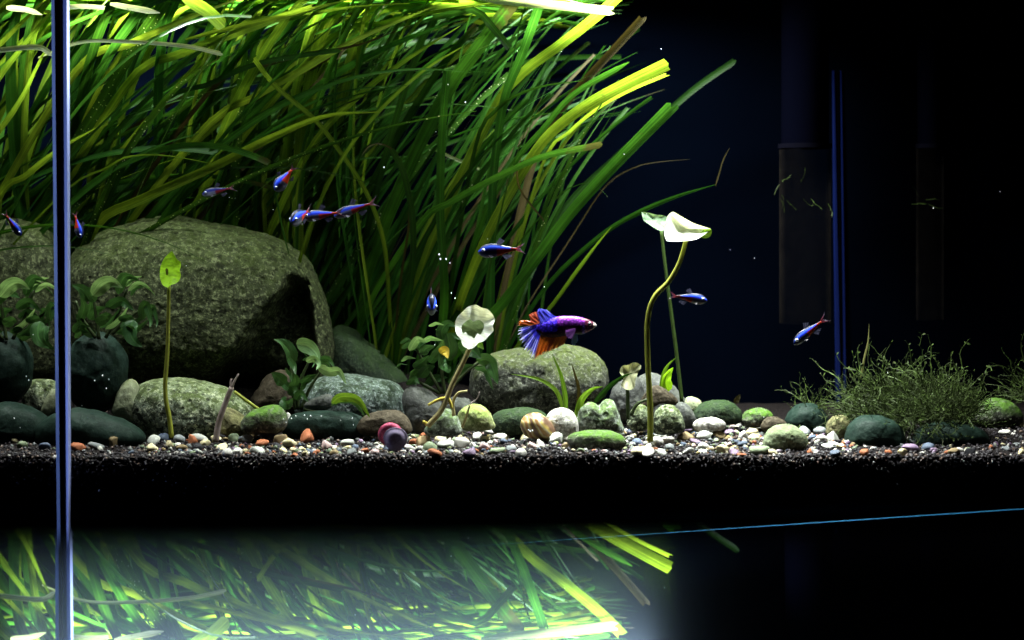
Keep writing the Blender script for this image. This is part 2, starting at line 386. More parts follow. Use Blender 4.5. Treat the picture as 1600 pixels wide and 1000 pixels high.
M_moss = stone_mat('mossy_stone', (0.0595, 0.063, 0.049), (0.133, 0.14, 0.105), (0.021, 0.0245, 0.0175), 420, .7, .9, (.055, .125, .012), .4)
M_mossbig = stone_mat('mossy_granite', (0.0462, 0.0495, 0.0396), (0.1188, 0.1254, 0.099), (0.00924, 0.01056, 0.00858), 460, .85, .7, (0.0561, 0.0759, 0.01452), .5)
M_lime = stone_mat('lime_algae_stone', (0.2083, 0.2381, 0.1091), (0.2976, 0.3274, 0.1786), (0.08928, 0.129, 0.0248), 380, .6, .8, (0.1885, 0.2579, 0.0496), .5)
M_olive = stone_mat('olive_rock', (0.11, 0.1045, 0.055), (0.187, 0.176, 0.088), (0.033, 0.0275, 0.01375), 300, .5, .3, (0.11, 0.121, 0.022), .3)
M_brown = stone_mat('brown_rock', (0.04675, 0.0385, 0.02475), (0.077, 0.066, 0.044), (0.0165, 0.01375, 0.011), 380, .35, 0, GRN, .1)
M_grey = stone_mat('grey_rock', (0.0682, 0.07161, 0.0682), (0.1159, 0.1228, 0.1159), (0.02387, 0.02728, 0.02387), 300, .35, .2, (0.0682, 0.08184, 0.0341), .15)
M_white = stone_mat('white_speckled_stone', (0.315, 0.3094, 0.2812), (0.4387, 0.4331, 0.405), (0.1237, 0.1125, 0.09563), 460, .6, .25, (0.2531, 0.27, 0.1406), .35)
M_knob = stone_mat('knobby_stone', (0.1224, 0.1368, 0.1152), (0.2592, 0.288, 0.2592), (0.0216, 0.0288, 0.0216), 300, .85, .85, (0.072, 0.1224, 0.0252), .6, dk=0.44)
M_dkgreen = stone_mat('dark_green_stone', (0.018, 0.028, 0.018), (0.045, 0.06, 0.035), (0.006, 0.01, 0.006), 520, .6, .7, (0.02, 0.042, 0.01), .2)
M_dome = stone_mat('pitted_green_stone', (0.135, 0.162, 0.099), (0.189, 0.216, 0.135), (0.045, 0.0585, 0.0315), 420, .4, .4, (0.126, 0.171, 0.063), .95)
def agate():
    t = NT('banded_yellow_stone'); v = objvec(t); mp = t.new('ShaderNodeMapping'); mp.inputs['Rotation'].default_value = (0, .6, 0); t.link(v, mp.inputs[0])
    w_ = t.new('ShaderNodeTexWave'); w_.inputs['Scale'].default_value = 32; w_.inputs['Distortion'].default_value = 6; w_.inputs['Detail'].default_value = 4; t.link(mp.outputs[0], w_.inputs['Vector'])
    c = t.ramp(w_.outputs['Fac'], [(.1, (.10, .055, .03)), (.45, (.42, .32, .07)), (.7, (.5, .46, .30)), (.95, (.30, .16, .05))])
    t.link(c, t.b.inputs['Base Color']); t.b.inputs['Roughness'].default_value = .4; return t.m

ST = [  # name, outline, base pixel row (None: give Y), depth px, material, label
 ('boulder', [(103,440),(108,405),(150,370),(200,349),(260,339),(310,342),(370,356),(430,374),(468,398),(494,430),(510,470),(518,520),(520,575),(490,606),(300,604),(200,600),(120,570),(101,500)], .235, 125, M_boulder, 'largest grey-green granite boulder, domed, in front of the tall grass'),
 ('boulder', [(-90,480),(-60,400),(-20,355),(20,343),(60,350),(85,370),(100,420),(102,500),(96,590),(0,606),(-80,590)], .225, 60, M_boulder, 'refracted repeat of the domed boulder, built solid, cut off by the picture edge, outside the blue corner seam'),  # copies outside the seam stand in for a refracted view of the tank
 ('rounded_stone', ell(150, 582, 50, 64), .125, 50, M_dark, 'smooth dark round stone carrying a leafy plant, between blue seam and pale pointed stone'),
 ('rounded_stone', ell(3, 577, 48, 60), .13, 45, M_dark, 'refracted repeat of the dark round stone, built solid, outside the blue corner seam, cut by the picture edge'),
 ('flat_stone', [(60,665),(85,645),(120,638),(160,645),(200,660),(224,678),(229,692),(180,702),(90,704),(55,690)], .075, 45, M_dark, 'long low dark slate stone at the foot of the pale pointed stone'),
 ('flat_stone', [(-70,650),(0,629),(40,634),(70,648),(84,672),(80,690),(30,696),(-60,694)], .085, 42, M_dark, 'refracted repeat of the low dark slate stone, built solid, outside the blue corner seam'),
 ('pointed_stone', [(174,645),(184,612),(195,597),(206,593),(216,602),(221,632),(227,660),(208,668),(186,656)], .115, 22, M_pale, 'pale green pointed stone standing upright before the speckled granite stone'),
 ('pointed_stone', [(64,645),(72,622),(84,608),(96,612),(98,650),(80,660)], .12, 18, M_pale, 'refracted repeat of the pale green stone tip, built solid, half hidden by the blue corner seam'),
 ('granite_stone', [(190,640),(215,601),(260,592),(310,595),(350,605),(385,626),(402,645),(385,680),(300,694),(230,692),(200,672)], .13, 70, M_speck, 'green speckled granite stone behind the single heart leaf stem'),
 ('granite_stone', [(30,650),(45,598),(70,592),(92,600),(100,640),(70,665)], .16, 30, M_speck, 'refracted repeat of the speckled granite stone, built solid, outside the blue corner seam'),
 ('rock', [(340,672),(346,640),(360,638),(384,652),(394,672),(378,686),(350,688)], .105, 24, M_olive, 'small olive brown rock beside the broken grey twig'),
 ('mossy_stone', [(375,666),(384,648),(410,636),(434,633),(446,645),(448,664),(436,676),(400,679),(380,677)], .085, 28, M_moss, 'egg shaped stone with bright green mossy top and grey base'),
 ('rounded_stone', [(440,660),(446,646),(453,646),(455,658),(450,672),(442,672)], .10, 10, M_white, 'small cream stone tucked behind the egg shaped mossy stone'),
 ('rock', [(390,628),(412,593),(440,578),(470,598),(475,645),(400,650)], .20, 40, M_brown, 'dark brown triangular rock under the drooping leafy plant'),
 ('granite_stone', [(460,630),(470,603),(500,590),(540,585),(590,591),(625,603),(637,632),(632,662),(560,670),(480,665)], .175, 65, M_speckblue, 'wide blue-grey speckled granite stone between the drooping plant and grey smooth stone'),
 ('rock', [(505,545),(518,516),(540,512),(575,532),(612,568),(640,602),(610,630),(530,630),(500,600)], .27, 55, M_dkgreen, 'dark sloping rock in the shade behind the blue-grey granite stone'),
 ('rounded_stone', [(472,634),(484,625),(502,618),(517,616),(521,628),(512,640),(485,640)], .115, 14, M_grey, 'small blue grey pointed stone in front of the blue-grey granite stone'),
 ('flat_stone', [(440,660),(462,646),(510,642),(560,648),(574,668),(560,684),(450,684)], .10, 32, M_dark, 'dark slate stone dotted with white specks behind the colourful gravel'),
 ('rock', [(556,666),(570,650),(600,641),(625,643),(641,660),(640,678),(570,680)], .095, 28, M_brown, 'brown rounded rock behind the purple snail shell'),
 ('rounded_stone', [(628,622),(634,607),(652,604),(680,618),(700,646),(702,668),(680,680),(650,676),(634,650)], .14, 34, M_grey, 'smooth grey sloping stone behind the leaning lily stem'),
 ('rock', [(690,640),(705,622),(735,625),(755,645),(750,668),(700,668)], .17, 30, M_grey, 'grey stone in the gap below the broad leafy plant'),
 ('mossy_rock', [(732,600),(740,570),(765,553),(805,545),(850,541),(893,541),(930,555),(950,578),(952,604),(935,632),(870,645),(780,645),(740,628)], .19, 78, M_mossbig, 'large oval rock with green mossy top under the purple fighting fish'),
 ('rock', [(662,672),(678,653),(696,639),(710,645),(720,665),(718,680),(670,680)], .065, 20, M_knob, 'white and green mottled cone shaped rock at the foot of the leaning lily stem'),
 ('algae_stone', [(713,655),(722,638),(744,631),(762,640),(771,657),(771,670),(725,672)], .085, 24, M_lime, 'lime green algae covered round stone beside the mottled cone shaped rock'),
 ('rounded_stone', [(765,655),(780,643),(815,637),(848,644),(862,664),(840,680),(775,678)], .11, 36, M_dkgreen, 'dark green smooth stone in front of the large oval mossy rock'),
 ('agate_stone', [(812,662),(820,649),(838,645),(856,654),(867,672),(862,686),(842,687),(820,680)], .065, 22, agate(), 'yellow and brown banded pebble leaning against the white speckled stone'),
 ('rounded_stone', [(851,655),(862,642),(882,637),(898,648),(905,668),(900,684),(870,684)], .08, 24, M_white, 'white speckled round stone between banded pebble and knobby rock'),
 ('knobby_rock', [(900,664),(906,641),(916,630),(928,628),(936,636),(942,627),(956,626),(966,640),(972,660),(976,676),(940,682),(905,678)], .085, 30, M_knob, 'knobby rock with two green humps and a hollow between'),
 ('flat_stone', [(884,690),(893,678),(925,672),(960,675),(979,688),(974,700),(930,704),(893,700)], .035, 28, M_moss, 'long low grey-green oval stone in front of the knobby rock'),
 ('rock', [(952,632),(958,608),(972,592),(990,588),(1003,602),(1006,655),(960,660)], .175, 30, M_grey, 'grey upright rock behind the knobby rock and shrivelled leaf'),
 ('rock', [(990,620),(997,592),(1022,584),(1046,596),(1072,626),(1086,655),(1000,665)], .20, 34, M_grey, 'grey sloping rock behind the S-curved lily stem'),
 ('rock', [(998,635),(1010,610),(1026,602),(1046,612),(1060,626),(1054,634),(1034,630),(1010,642)], .145, 14, M_brown, 'brown tilted slab lying across the stones by the S-curved stem'),
 ('pitted_stone', [(1018,662),(1026,640),(1045,632),(1060,640),(1070,664),(1062,676),(1025,678)], .085, 24, M_speck, 'pale pitted stone with a dark hollow right beside the S-curved stem'),
 ('rounded_stone', [(1052,640),(1062,628),(1076,634),(1088,655),(1086,668),(1062,668)], .125, 18, M_grey, 'grey leaning stone wedged beside the pale pitted stone'),
 ('rounded_stone', [(978,665),(985,642),(1000,632),(1012,640),(1014,668),(990,674)], .12, 18, M_speck, 'green granite stone half hidden left of the S-curved stem'),
 ('rounded_stone', [(1068,632),(1075,620),(1090,623),(1098,634),(1090,648),(1072,646)], .165, 16, M_pale, 'pale stone at the root of the thin rear lily stem'),
 ('mossy_stone', [(1078,648),(1095,632),(1122,625),(1146,630),(1160,648),(1150,662),(1090,662)], .155, 32, M_dkgreen, 'dark green oval stone alone before the black water'),
 ('flat_stone', [(1082,664),(1092,655),(1115,652),(1133,660),(1128,672),(1092,675)], .10, 18, M_white, 'pale flat oval stone lying before the dark green oval stone'),
 ('rounded_stone', [(1156,656),(1166,643),(1186,637),(1204,643),(1209,656),(1195,666),(1165,666)], .15, 24, M_moss, 'grey-green smooth stone between dark green oval and dark small stone'),
 ('rounded_stone', [(1188,668),(1196,654),(1212,651),(1228,660),(1228,672),(1200,676)], .12, 18, M_brown, 'dark brown small stone behind the pitted green dome'),
 ('pitted_stone', [(1191,692),(1198,676),(1212,666),(1230,663),(1248,669),(1260,682),(1262,697),(1230,706),(1196,702)], .04, 30, M_dome, 'green dome shaped stone covered in small pits'),
 ('rounded_stone', [(1226,660),(1236,640),(1252,630),(1275,632),(1292,650),(1292,672),(1240,672)], .155, 34, M_dark, 'blue-grey dark stone at the side of the moss clump'),
 ('rock', [(1290,676),(1296,656),(1315,648),(1328,660),(1328,684),(1300,686)], .10, 18, M_olive, 'rusty brown rock at the lower edge of the moss clump'),
 ('rounded_stone', [(1318,690),(1330,660),(1360,648),(1400,660),(1412,690),(1395,706),(1335,706)], .07, 40, M_dark, 'dark bluish stone beneath the middle of the moss clump'),
 ('rounded_stone', [(1425,690),(1440,668),(1480,658),(1530,668),(1545,690),(1520,704),(1440,704)], .085, 40, M_dark, 'dark bluish stone beneath the far end of the moss clump'),
 ('mossy_stone', [(1515,650),(1530,632),(1552,622),(1580,628),(1596,648),(1590,664),(1530,664)], .19, 34, M_moss, 'blurred green stone behind the moss clump near the picture edge'),
]
for k, (nm, ol, Y, dp, m, lab) in enumerate(ST):
    wob = .09 if 'rock' in nm or 'knob' in nm else (.03 if nm == 'boulder' else .055)
    blob(nm, ol, Y, dp * mpp(Y), m, lab, 'boulder' if nm == 'boulder' else ('rock' if 'rock' in nm else 'stone'), wob, seed=k, carve=([(290, 640), (335, 580), (392, 500), (446, 426), (484, 432), (496, 500), (500, 640)], .050) if k == 0 else None, fine=.012 if nm in ('boulder', 'mossy_rock', 'granite_stone', 'knobby_rock') else .007)

# ------------------------------------------------------------------ snail shell
def snail():
    Y = .03; c = at(613, 684, Y); u = mpp(Y)
    t = empty('snail_shell', at(613, 702, Y)); tag(t, 'purple ringed snail shell lying on the gravel', 'shell')
    mp = stone_mat('shell_purple', (.26, .22, .32), (.34, .30, .38), (.16, .13, .2), 700, .3, 0, GRN, 0, .3, .35, .15)
    mr = stone_mat('shell_red', (.30, .05, .09), (.42, .12, .2), (.12, .02, .05), 500, .4, 0, GRN, 0, .4, .25, .15)
    def coil(name, ox, oy, R, r, mat, turns=1.0, ph=0, shrink=.35):
        P = []; n = 44
        for i in range(n + 1):
            a = ph + 2 * pi * turns * i / n; s = 1 - shrink * i / n
            P.append(at(613 + ox, 684 + oy, Y) + Vector((R * u * s * cos(a), -.002 + .004 * i / n, R * u * s * sin(a))))
        return mesh(name, *tube_geo(P, [r * u * (1 - .3 * i / n) for i in range(n + 1)], 12), mat, t)
    coil('outer_whorl', -4, -4, 15, 6.5, mr, 1.15, .2)
    vs, fs = [], []; n = 36
    for j in range(9):
        a = j / 8 * pi / 2
        for i in range(n):
            g = 2 * pi * i / n; rr = 18.5 * u * sin(a) * (1 + .03 * sin(3 * g))
            vs.append(at(618, 686, Y - .011) + Vector((rr * cos(g), -.0022 * cos(a) + .0004 * cos(6 * a), rr * sin(g))))
    for j in range(8):
        for i in range(n): fs.append((j * n + i, j * n + (i + 1) % n, (j + 1) * n + (i + 1) % n, (j + 1) * n + i))
    mesh('front_whorl', vs, fs, mp, t)
    coil('whorl_rim', 5, 2, 17.2, 1.3, mr, 1.0, 0, .0)
snail()

# ------------------------------------------------------------------ gravel pebbles
def pebble_mat(name, base, var, rough=.5, patch=None):
    t = NT(name); v = objvec(t); oi = t.new('ShaderNodeObjectInfo')
    mp = t.new('ShaderNodeVectorMath'); mp.operation = 'ADD'; t.link(v, mp.inputs[0])
    cm = t.new('ShaderNodeCombineXYZ'); t.link(oi.outputs['Random'], cm.inputs[0]); t.link(cm.outputs[0], mp.inputs[1])
    c = t.mix(t.ramp(t.noise(mp.outputs[0], 240, 4, .65), [(.3, 0), (.7, 1)]), base, var)
    c = t.mix(t.ramp(t.noise(mp.outputs[0], 900, 3, .7), [(.55, 0), (.68, .5)]), c, tuple(.4 * a for a in var))
    if patch: c = t.mix(t.ramp(t.noise(mp.outputs[0], 120, 3, .6), [(.52, 0), (.60, .9)]), c, patch)
    c = t.mix(oi.outputs['Random'], c, t.mix(1.0, c, (.62, .62, .6), 'MULTIPLY'))
    t.link(c, t.b.inputs['Base Color']); t.b.inputs['Roughness'].default_value = rough; t.b.inputs['Specular IOR Level'].default_value = .10
    t.bump(t.noise(mp.outputs[0], 600, 3), .3, .0008); return t.m
PC = {'white': pebble_mat('p_white', (.68, .68, .63), (.52, .50, .43), .4), 'cream': pebble_mat('p_cream', (.70, .66, .46), (.56, .50, .30), .5, (.55, .42, .10)),
      'grey': pebble_mat('p_grey', (.27, .29, .29), (.16, .18, .18), .6), 'green-grey': pebble_mat('p_green', (.22, .27, .19), (.13, .18, .11), .6, (.3, .36, .16)),
      'slate blue': pebble_mat('p_slate', (.11, .14, .19), (.06, .08, .12), .5), 'purple': pebble_mat('p_purple', (.20, .13, .22), (.10, .06, .11), .5, (.38, .32, .40)),
      'rusty orange': pebble_mat('p_orange', (.42, .15, .065), (.26, .09, .045), .6), 'tan': pebble_mat('p_tan', (.30, .23, .12), (.19, .14, .07), .6),
      'black': pebble_mat('p_black', (.03, .03, .034), (.015, .015, .018), .45), 'pink': pebble_mat('p_pink', (.52, .36, .34), (.40, .25, .25), .5, (.7, .65, .6)),
      'mottled': pebble_mat('p_mottled', (.50, .52, .46), (.12, .13, .11), .5, (.7, .7, .64))}
PW = [('white', 15), ('cream', 13), ('grey', 13), ('green-grey', 11), ('slate blue', 7), ('purple', 7), ('rusty orange', 6), ('tan', 7), ('black', 10), ('pink', 3), ('mottled', 8)]
def pebble_mesh(kind, seed):
    bm = bmesh.new(); bmesh.ops.create_icosphere(bm, subdivisions=3, radius=1); rs = random.Random(seed)
    sd = Vector((seed * 5.1, seed * 2.3, 0)); cuts = []
    nc = {'round': 0, 'flat': 2, 'angular': 9}[kind]
    for _ in range(nc):
        d = Vector((rs.gauss(0, 1), rs.gauss(0, 1), rs.gauss(0, 1))).normalized(); cuts.append((d, rs.uniform(.5, .8)))
    for v in bm.verts:
        p = v.co * (1 + .14 * noise.noise(v.co * 1.3 + sd) + .05 * noise.noise(v.co * 4 + sd))
        for d, h in cuts:
            e = p.dot(d) - h
            if e > 0: p = p - d * e * .9
        v.co = p
    sc = {'round': (1, .85, .75), 'flat': (1.15, .8, .5), 'angular': (1.1, .85, .8)}[kind]
    for v in bm.verts: v.co = Vector((v.co.x * sc[0], v.co.y * sc[1], v.co.z * sc[2]))
    me = bpy.data.meshes.new('pebble'); bm.to_mesh(me); bm.free()
    me.polygons.foreach_set('use_smooth', [True] * len(me.polygons)); me.materials.append(None); return me
PM = {k: [pebble_mesh(k, i + {'round': 0, 'flat': 20, 'angular': 40}[k]) for i in range(6)] for k in ('round', 'flat', 'angular')}
PEB = []
def pebble(px, py, r, colour, kind, Y=None, lift=0, rot=None):
    if Y is None: Y = y_of(py + r * .55)
    x = (px - 800) / F * (D + Y); R = r * mpp(Y)
    o = bpy.data.objects.new('pebble', random.choice(PM[kind])); COL.objects.link(o)
    o.material_slots[0].link = 'OBJECT'; o.material_slots[0].material = PC[colour]
    o.location = (x, Y, gz(x, Y) + R * .45 + lift); o.scale = (R, R, R)
    o.rotation_euler = (random.uniform(-.4, .4), random.uniform(-.4, .4), random.uniform(0, 6.28)) if rot is None else rot
    PEB.append([o, px, py, r, colour, kind]); return o
TR = [  # pebbles one can find in the photograph
 (505,677,17,'cream','round'),(481,683,15,'rusty orange','angular'),(453,691,13,'cream','angular'),(408,690,11,'rusty orange','flat'),(420,682,12,'slate blue','round'),(437,686,13,'tan','angular'),
 (337,684,9,'cream','angular'),(349,682,9,'black','round'),(366,684,12,'green-grey','flat'),(395,680,11,'tan','flat'),(510,694,12,'pink','angular'),(545,690,14,'mottled','flat'),(528,683,8,'cream','angular'),
 (722,692,15,'white','angular'),(738,697,8,'white','angular'),(755,700,10,'pink','angular'),(777,703,12,'green-grey','flat'),(798,702,11,'grey','flat'),(814,708,10,'white','round'),(646,690,9,'rusty orange','angular'),
 (660,687,15,'tan','flat'),(672,697,12,'green-grey','round'),(698,693,14,'mottled','flat'),(699,674,13,'tan','flat'),(680,672,14,'white','flat'),(733,668,12,'white','angular'),(745,680,10,'white','angular'),(768,671,14,'white','angular'),(780,684,12,'white','flat'),(640,698,10,'white','flat'),(659,698,8,'white','flat'),
 (845,684,13,'slate blue','flat'),(820,682,11,'cream','flat'),(870,690,14,'mottled','angular'),(885,688,10,'white','angular'),(893,694,6,'white','round'),(904,691,7,'cream','round'),(904,697,7,'purple','angular'),(935,698,11,'slate blue','round'),
 (1004,700,10,'cream','flat'),(1012,706,12,'white','flat'),(1034,706,10,'mottled','flat'),(1026,690,12,'white','round'),(1040,686,12,'white','flat'),(1047,688,8,'white','round'),(1030,679,8,'mottled','round'),(1072,682,13,'tan','angular'),(1088,690,9,'purple','flat'),(1100,697,11,'white','round'),
 (1100,682,12,'mottled','round'),(1124,681,11,'tan','flat'),(1141,676,10,'purple','angular'),(1130,700,12,'cream','angular'),(1140,694,8,'pink','angular'),(1162,681,11,'white','angular'),(1175,676,10,'cream','round'),(1178,686,9,'cream','round'),(1097,704,9,'white','flat'),(1146,704,9,'purple','angular'),(1185,701,15,'green-grey','flat'),(1206,705,9,'cream','angular'),
 (1098,668,9,'black','round'),(1104,664,5,'white','flat'),(1181,664,11,'white','flat'),(1235,661,8,'white','flat'),(1282,686,10,'white','angular'),(1300,684,14,'mottled','angular'),(1265,706,7,'rusty orange','angular'),(1242,699,8,'purple','round'),(1293,699,8,'white','flat'),(1305,708,9,'slate blue','angular'),(1310,711,5,'cream','round'),(1352,707,9,'rusty orange','angular'),(1388,707,6,'rusty orange','round'),(1410,706,9,'cream','angular'),(1422,700,12,'purple','flat'),(1450,698,11,'slate blue','round'),(1458,702,8,'purple','flat'),(1490,706,10,'tan','flat'),(1515,706,10,'black','angular'),(1570,672,9,'white','flat'),(1595,662,8,'cream','angular'),(1596,706,9,'cream','angular'),
 (122,698,13,'rusty orange','flat'),(150,694,13,'grey','flat'),(176,690,13,'tan','angular'),(240,684,13,'mottled','flat'),(256,682,10,'slate blue','round'),(280,684,10,'grey','round'),(300,685,11,'rusty orange','angular'),(310,682,14,'mottled','flat'),(24,690,8,'cream','angular'),(5,683,12,'tan','round'),(35,696,9,'green-grey','round'),(70,698,11,'slate blue','flat'),(320,690,9,'cream','angular')]
for a in TR: pebble(a[0], a[1], a[2] * 1.02, a[3], a[4])
tot = [c for c, n in PW for _ in range(n)]
taken = [(p[1], p[2], p[3]) for p in PEB]; tries = 0
while len(PEB) < 285 and tries < 9000:
    tries += 1; q = random.random()
    if q < .80: px = random.uniform(235, 1330)
    else: px = random.uniform(-20, 1620)
    lo = 664 if 560 < px < 1320 else 680
    py = random.uniform(lo, 709); r = random.choice((4, 4.5, 5, 6, 7, 8, 9.5, 11))
    if px < 235 and random.random() < .6: continue
    if any((px - a) ** 2 + ((py - b) * 1.5) ** 2 < ((r + c) * .62) ** 2 for a, b, c in taken): continue
    taken.append((px, py, r)); pebble(px, py, r, random.choice(tot), random.choice(('round', 'flat', 'angular', 'angular')))
def fill():
    """the fine gravel between the larger pebbles"""
    ico = bmesh.new(); bmesh.ops.create_icosphere(ico, subdivisions=2, radius=1)
    bv = np.array([v.co[:] for v in ico.verts]); bf = np.array([[v.index for v in f.verts] for f in ico.faces]); ico.free(); V = []; Q = []; mi = []
    names = list(PC); wt = dict(PW); wl = [wt[n] for n in names]
    for k in range(1700):
        px = random.uniform(230, 1340) if random.random() < .85 else random.uniform(-20, 1620); py = random.uniform(664 if 540 < px < 1320 else 682, 710) - 3 * random.random()
        if px < 560 and random.random() < .55: continue
        Y = y_of(py + 2); x = (px - 800) / F * (D + Y); r = random.uniform(1.8, 5.2) * mpp(Y)
        M = np.array(Matrix.Rotation(random.uniform(0, 6.28), 3, Vector((random.gauss(0, 1), random.gauss(0, 1), random.gauss(0, 1))).normalized()))
        p = bv * (r * np.array([1.15, random.uniform(.7, 1), random.uniform(.5, .9)])); d = np.random.randn(3); d /= np.linalg.norm(d); e = np.maximum(0, p @ d - r * .45)
        V.append((p - e[:, None] * d) @ M.T + (x, Y, gz(x, Y) + r * .4)); Q.append(bf + len(bv) * len(Q)); mi += [random.choices(range(len(names)), [v * (.35 if px < 560 and n in ('white', 'cream', 'pink') else 1) for n, v in zip(names, wl)])[0]] * len(bf)
    me = bpy.data.meshes.new('fine_gravel'); me.from_pydata(np.concatenate(V).tolist(), [], np.concatenate(Q).tolist())
    for n in names: me.materials.append(PC[n])
    me.polygons.foreach_set('material_index', mi); me.polygons.foreach_set('use_smooth', [True] * len(me.polygons))
    o = bpy.data.objects.new('fine_gravel', me); COL.objects.link(o); tag(o, 'fine mixed gravel between the larger pebbles', kind='stuff')
fill()
LAND = [(20,'outside the blue corner seam'),(95,'by the blue corner seam'),(165,'before the low dark slate stone'),(240,'near the pale pointed stone'),(285,'by the heart leaf stem'),(340,'near the broken grey twig'),(410,'before the egg shaped mossy stone'),(470,'before the drooping plant'),(535,'before the dark slate stone'),(590,'beside the purple snail shell'),(650,'past the purple snail shell'),(700,'below the leaning lily stem'),(745,'before the lime algae stone'),(800,'before the dark green stone'),(850,'by the yellow banded pebble'),(890,'below the white speckled stone'),(935,'by the long oval stone'),(985,'past the long oval stone'),(1025,'at the S-curved stem'),(1070,'near the pale pitted stone'),(1115,'below the dark green oval'),(1165,'near the pitted green dome'),(1225,'around the pitted green dome'),(1290,'at the edge of the moss clump'),(1370,'below the moss clump'),(1480,'at the far end of the moss clump'),(1590,'past the moss clump')]
ORD = ['first', 'second', 'third', 'fourth', 'fifth', 'sixth', 'seventh', 'eighth', 'ninth', 'tenth']
SZ = lambda r: 'tiny' if r < 4.6 else ('small' if r < 8 else 'large')
fam = {}
for p in PEB:
    p.append(min(LAND, key=lambda l: abs(l[0] - p[1]))[1])
    fam.setdefault((SZ(p[3]), p[4], p[5], p[6]), []).append(p)
for (s, c, k, l), ps in fam.items():
    ps.sort(key=lambda p: p[1])
    for i, p in enumerate(ps):
        lab = f'{s} {c} {k} pebble {l}'
        if len(ps) > 1: lab += ', leftmost' if i == 0 else (', rightmost' if i == len(ps) - 1 else f', {ORD[i]} from left')
        tag(p[0], lab, 'pebble', 'gravel pebbles along the front glass')

# ------------------------------------------------------------------ tall ribbon grass
LG = dict(tipbrown=.8, spec=.12, veins=9)
L_green = leaf_mat('ribbon_green', (.012, .058, .007), (.028, .090, .009), .40, .38, **LG)
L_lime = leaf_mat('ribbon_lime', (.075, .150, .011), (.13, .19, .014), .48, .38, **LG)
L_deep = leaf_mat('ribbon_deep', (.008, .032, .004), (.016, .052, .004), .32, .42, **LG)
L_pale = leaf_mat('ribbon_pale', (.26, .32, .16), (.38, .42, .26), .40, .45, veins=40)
L_brown = leaf_mat('ribbon_brown', (.026, .024, .007), (.040, .030, .010), .3, .5, veins=40)
L_spot = leaf_mat('ribbon_spotted', (.020, .062, .006), (.03, .08, .006), .36, .38, spots=.8, **LG)
RM = {'g': L_green, 'l': L_lime, 'd': L_deep, 'p': L_pale, 'b': L_brown, 's': L_spot}
GP = [(-330,.27,'tall ribbon grass sweeping in from outside the picture edge, its foot out of sight'),(-215,.30,'tall ribbon grass rooted furthest out beyond the blue corner seam'),(-100,.26,'tall ribbon grass whose limp blades cross the picture edge above the outer boulder'),(0,.31,'tall ribbon grass rooted behind the outer boulder, bent over towards the tank'),(90,.28,'tall ribbon grass rising just behind the blue corner seam'),(185,.33,'tall ribbon grass rooted behind the near shoulder of the largest boulder'),(275,.30,'tall ribbon grass with a long brown tipped blade arching over the largest boulder'),(365,.34,'tall ribbon grass with one upright round ended blade behind the largest boulder'),(450,.29,'tall ribbon grass behind the far shoulder of the largest boulder'),(540,.33,'tall ribbon grass rooted behind the dark sloping rock'),(615,.28,'tall ribbon grass with a hooked brown leaf end over the dark sloping rock'),(690,.32,'tall ribbon grass with an upright blunt blade behind the broad leafy plant'),(765,.27,'tall ribbon grass behind the large oval mossy rock, blades cut off blunt'),(835,.31,'outermost ribbon grass leaning over the fighting fish towards the black water')]
plants = []
for x, Y, lab in GP:
    X = (x - 800) / F * (D + Y); o = empty('ribbon_grass', (X, Y, gz(X, Y))); tag(o, lab, 'water plant', 'ribbon grass along the rear wall'); plants.append(o)
def ribbon(P, w0, w1, mat, parent, roll=0, tip='point', name='blade', n=30, cup=.18, taper=.25):
    """thin blade along points P; widths in metres"""
    C = catmull(P, n); vs, fs, uv = [], [], []
    view = Vector((0, 1, 0))
    for i, c in enumerate(C):
        T = (C[min(n - 1, i + 1)] - C[max(0, i - 1)]).normalized(); s = T.cross(view)
        if s.length < .05: s = T.cross(Vector((1, 0, .2)))
        s.normalize(); s = Matrix.Rotation(roll + .35 * noise.noise(Vector((c.x * 9, c.z * 9, w0 * 999))), 3, T) @ s; N = T.cross(s)
        f = i / (n - 1); ww = w0 + (w1 - w0) * f; ww *= min(1, .55 + f * 3)
        if tip == 'point': ww *= max(.04, min(1, (1 - f) / taper)) ** .7
        elif tip == 'round' and f > .93: ww *= sqrt(max(.02, 1 - ((f - .93) / .07) ** 2))
        for k, a in enumerate((-.5, -.25, 0, .25, .5)):
            e = Vector((0, 0, 0))
            if tip == 'blunt' and i == n - 1: e = T * (.9 * ww * noise.noise(Vector((k * 1.7, w0 * 5e3, c.x * 99))))
            vs.append(c + s * (ww * a) + N * (ww * cup * (abs(a) * 2) ** 2 * .5) + e); uv.append((.5 + a, f))
    for i in range(n - 1):
        for k in range(4): a = i * 5 + k; fs.append((a, a + 1, a + 6, a + 5))
    return mesh(name, vs, fs, mat, parent, uvs=uv)
def nearest_plant(x): return min(plants, key=lambda o: abs(o.location.x - x))
def traced(pts, w0, w1, mat, Y=(.28, .18), tip='point', roll=0, base=None, n=34):
    """a blade followed through the photograph, with its hidden foot carried down to the soil"""
    (xa, ya), (xb, yb) = pts[0], pts[1]
    m = len(pts); Y0, Y1 = Y
    P = [at(x, y, Y0 + (Y1 - Y0) * (.35 + .65 * i / (m - 1))) for i, (x, y) in enumerate(pts)]
    if base != 'none':
        if base is None:
            sl = (xb - xa) / min(-1, (yb - ya)) if yb < ya else .6
            base = xa - max(-.2, min(1.2, -sl)) * (640 - ya) * .55
        b = plants[min(range(len(plants)), key=lambda k: abs(GP[k][0] - base))]
        B = b.location.copy(); B.z += .004
        mid = B.lerp(P[0], .5); mid.x = B.x + (P[0].x - B.x) * .38
        P = [B, mid] + P
    else:
        b = nearest_plant(P[0].x)
    return ribbon(P, w0 * .74 * mpp(.2), w1 * .74 * mpp(.2), RM[mat], b, roll, tip, n=n)
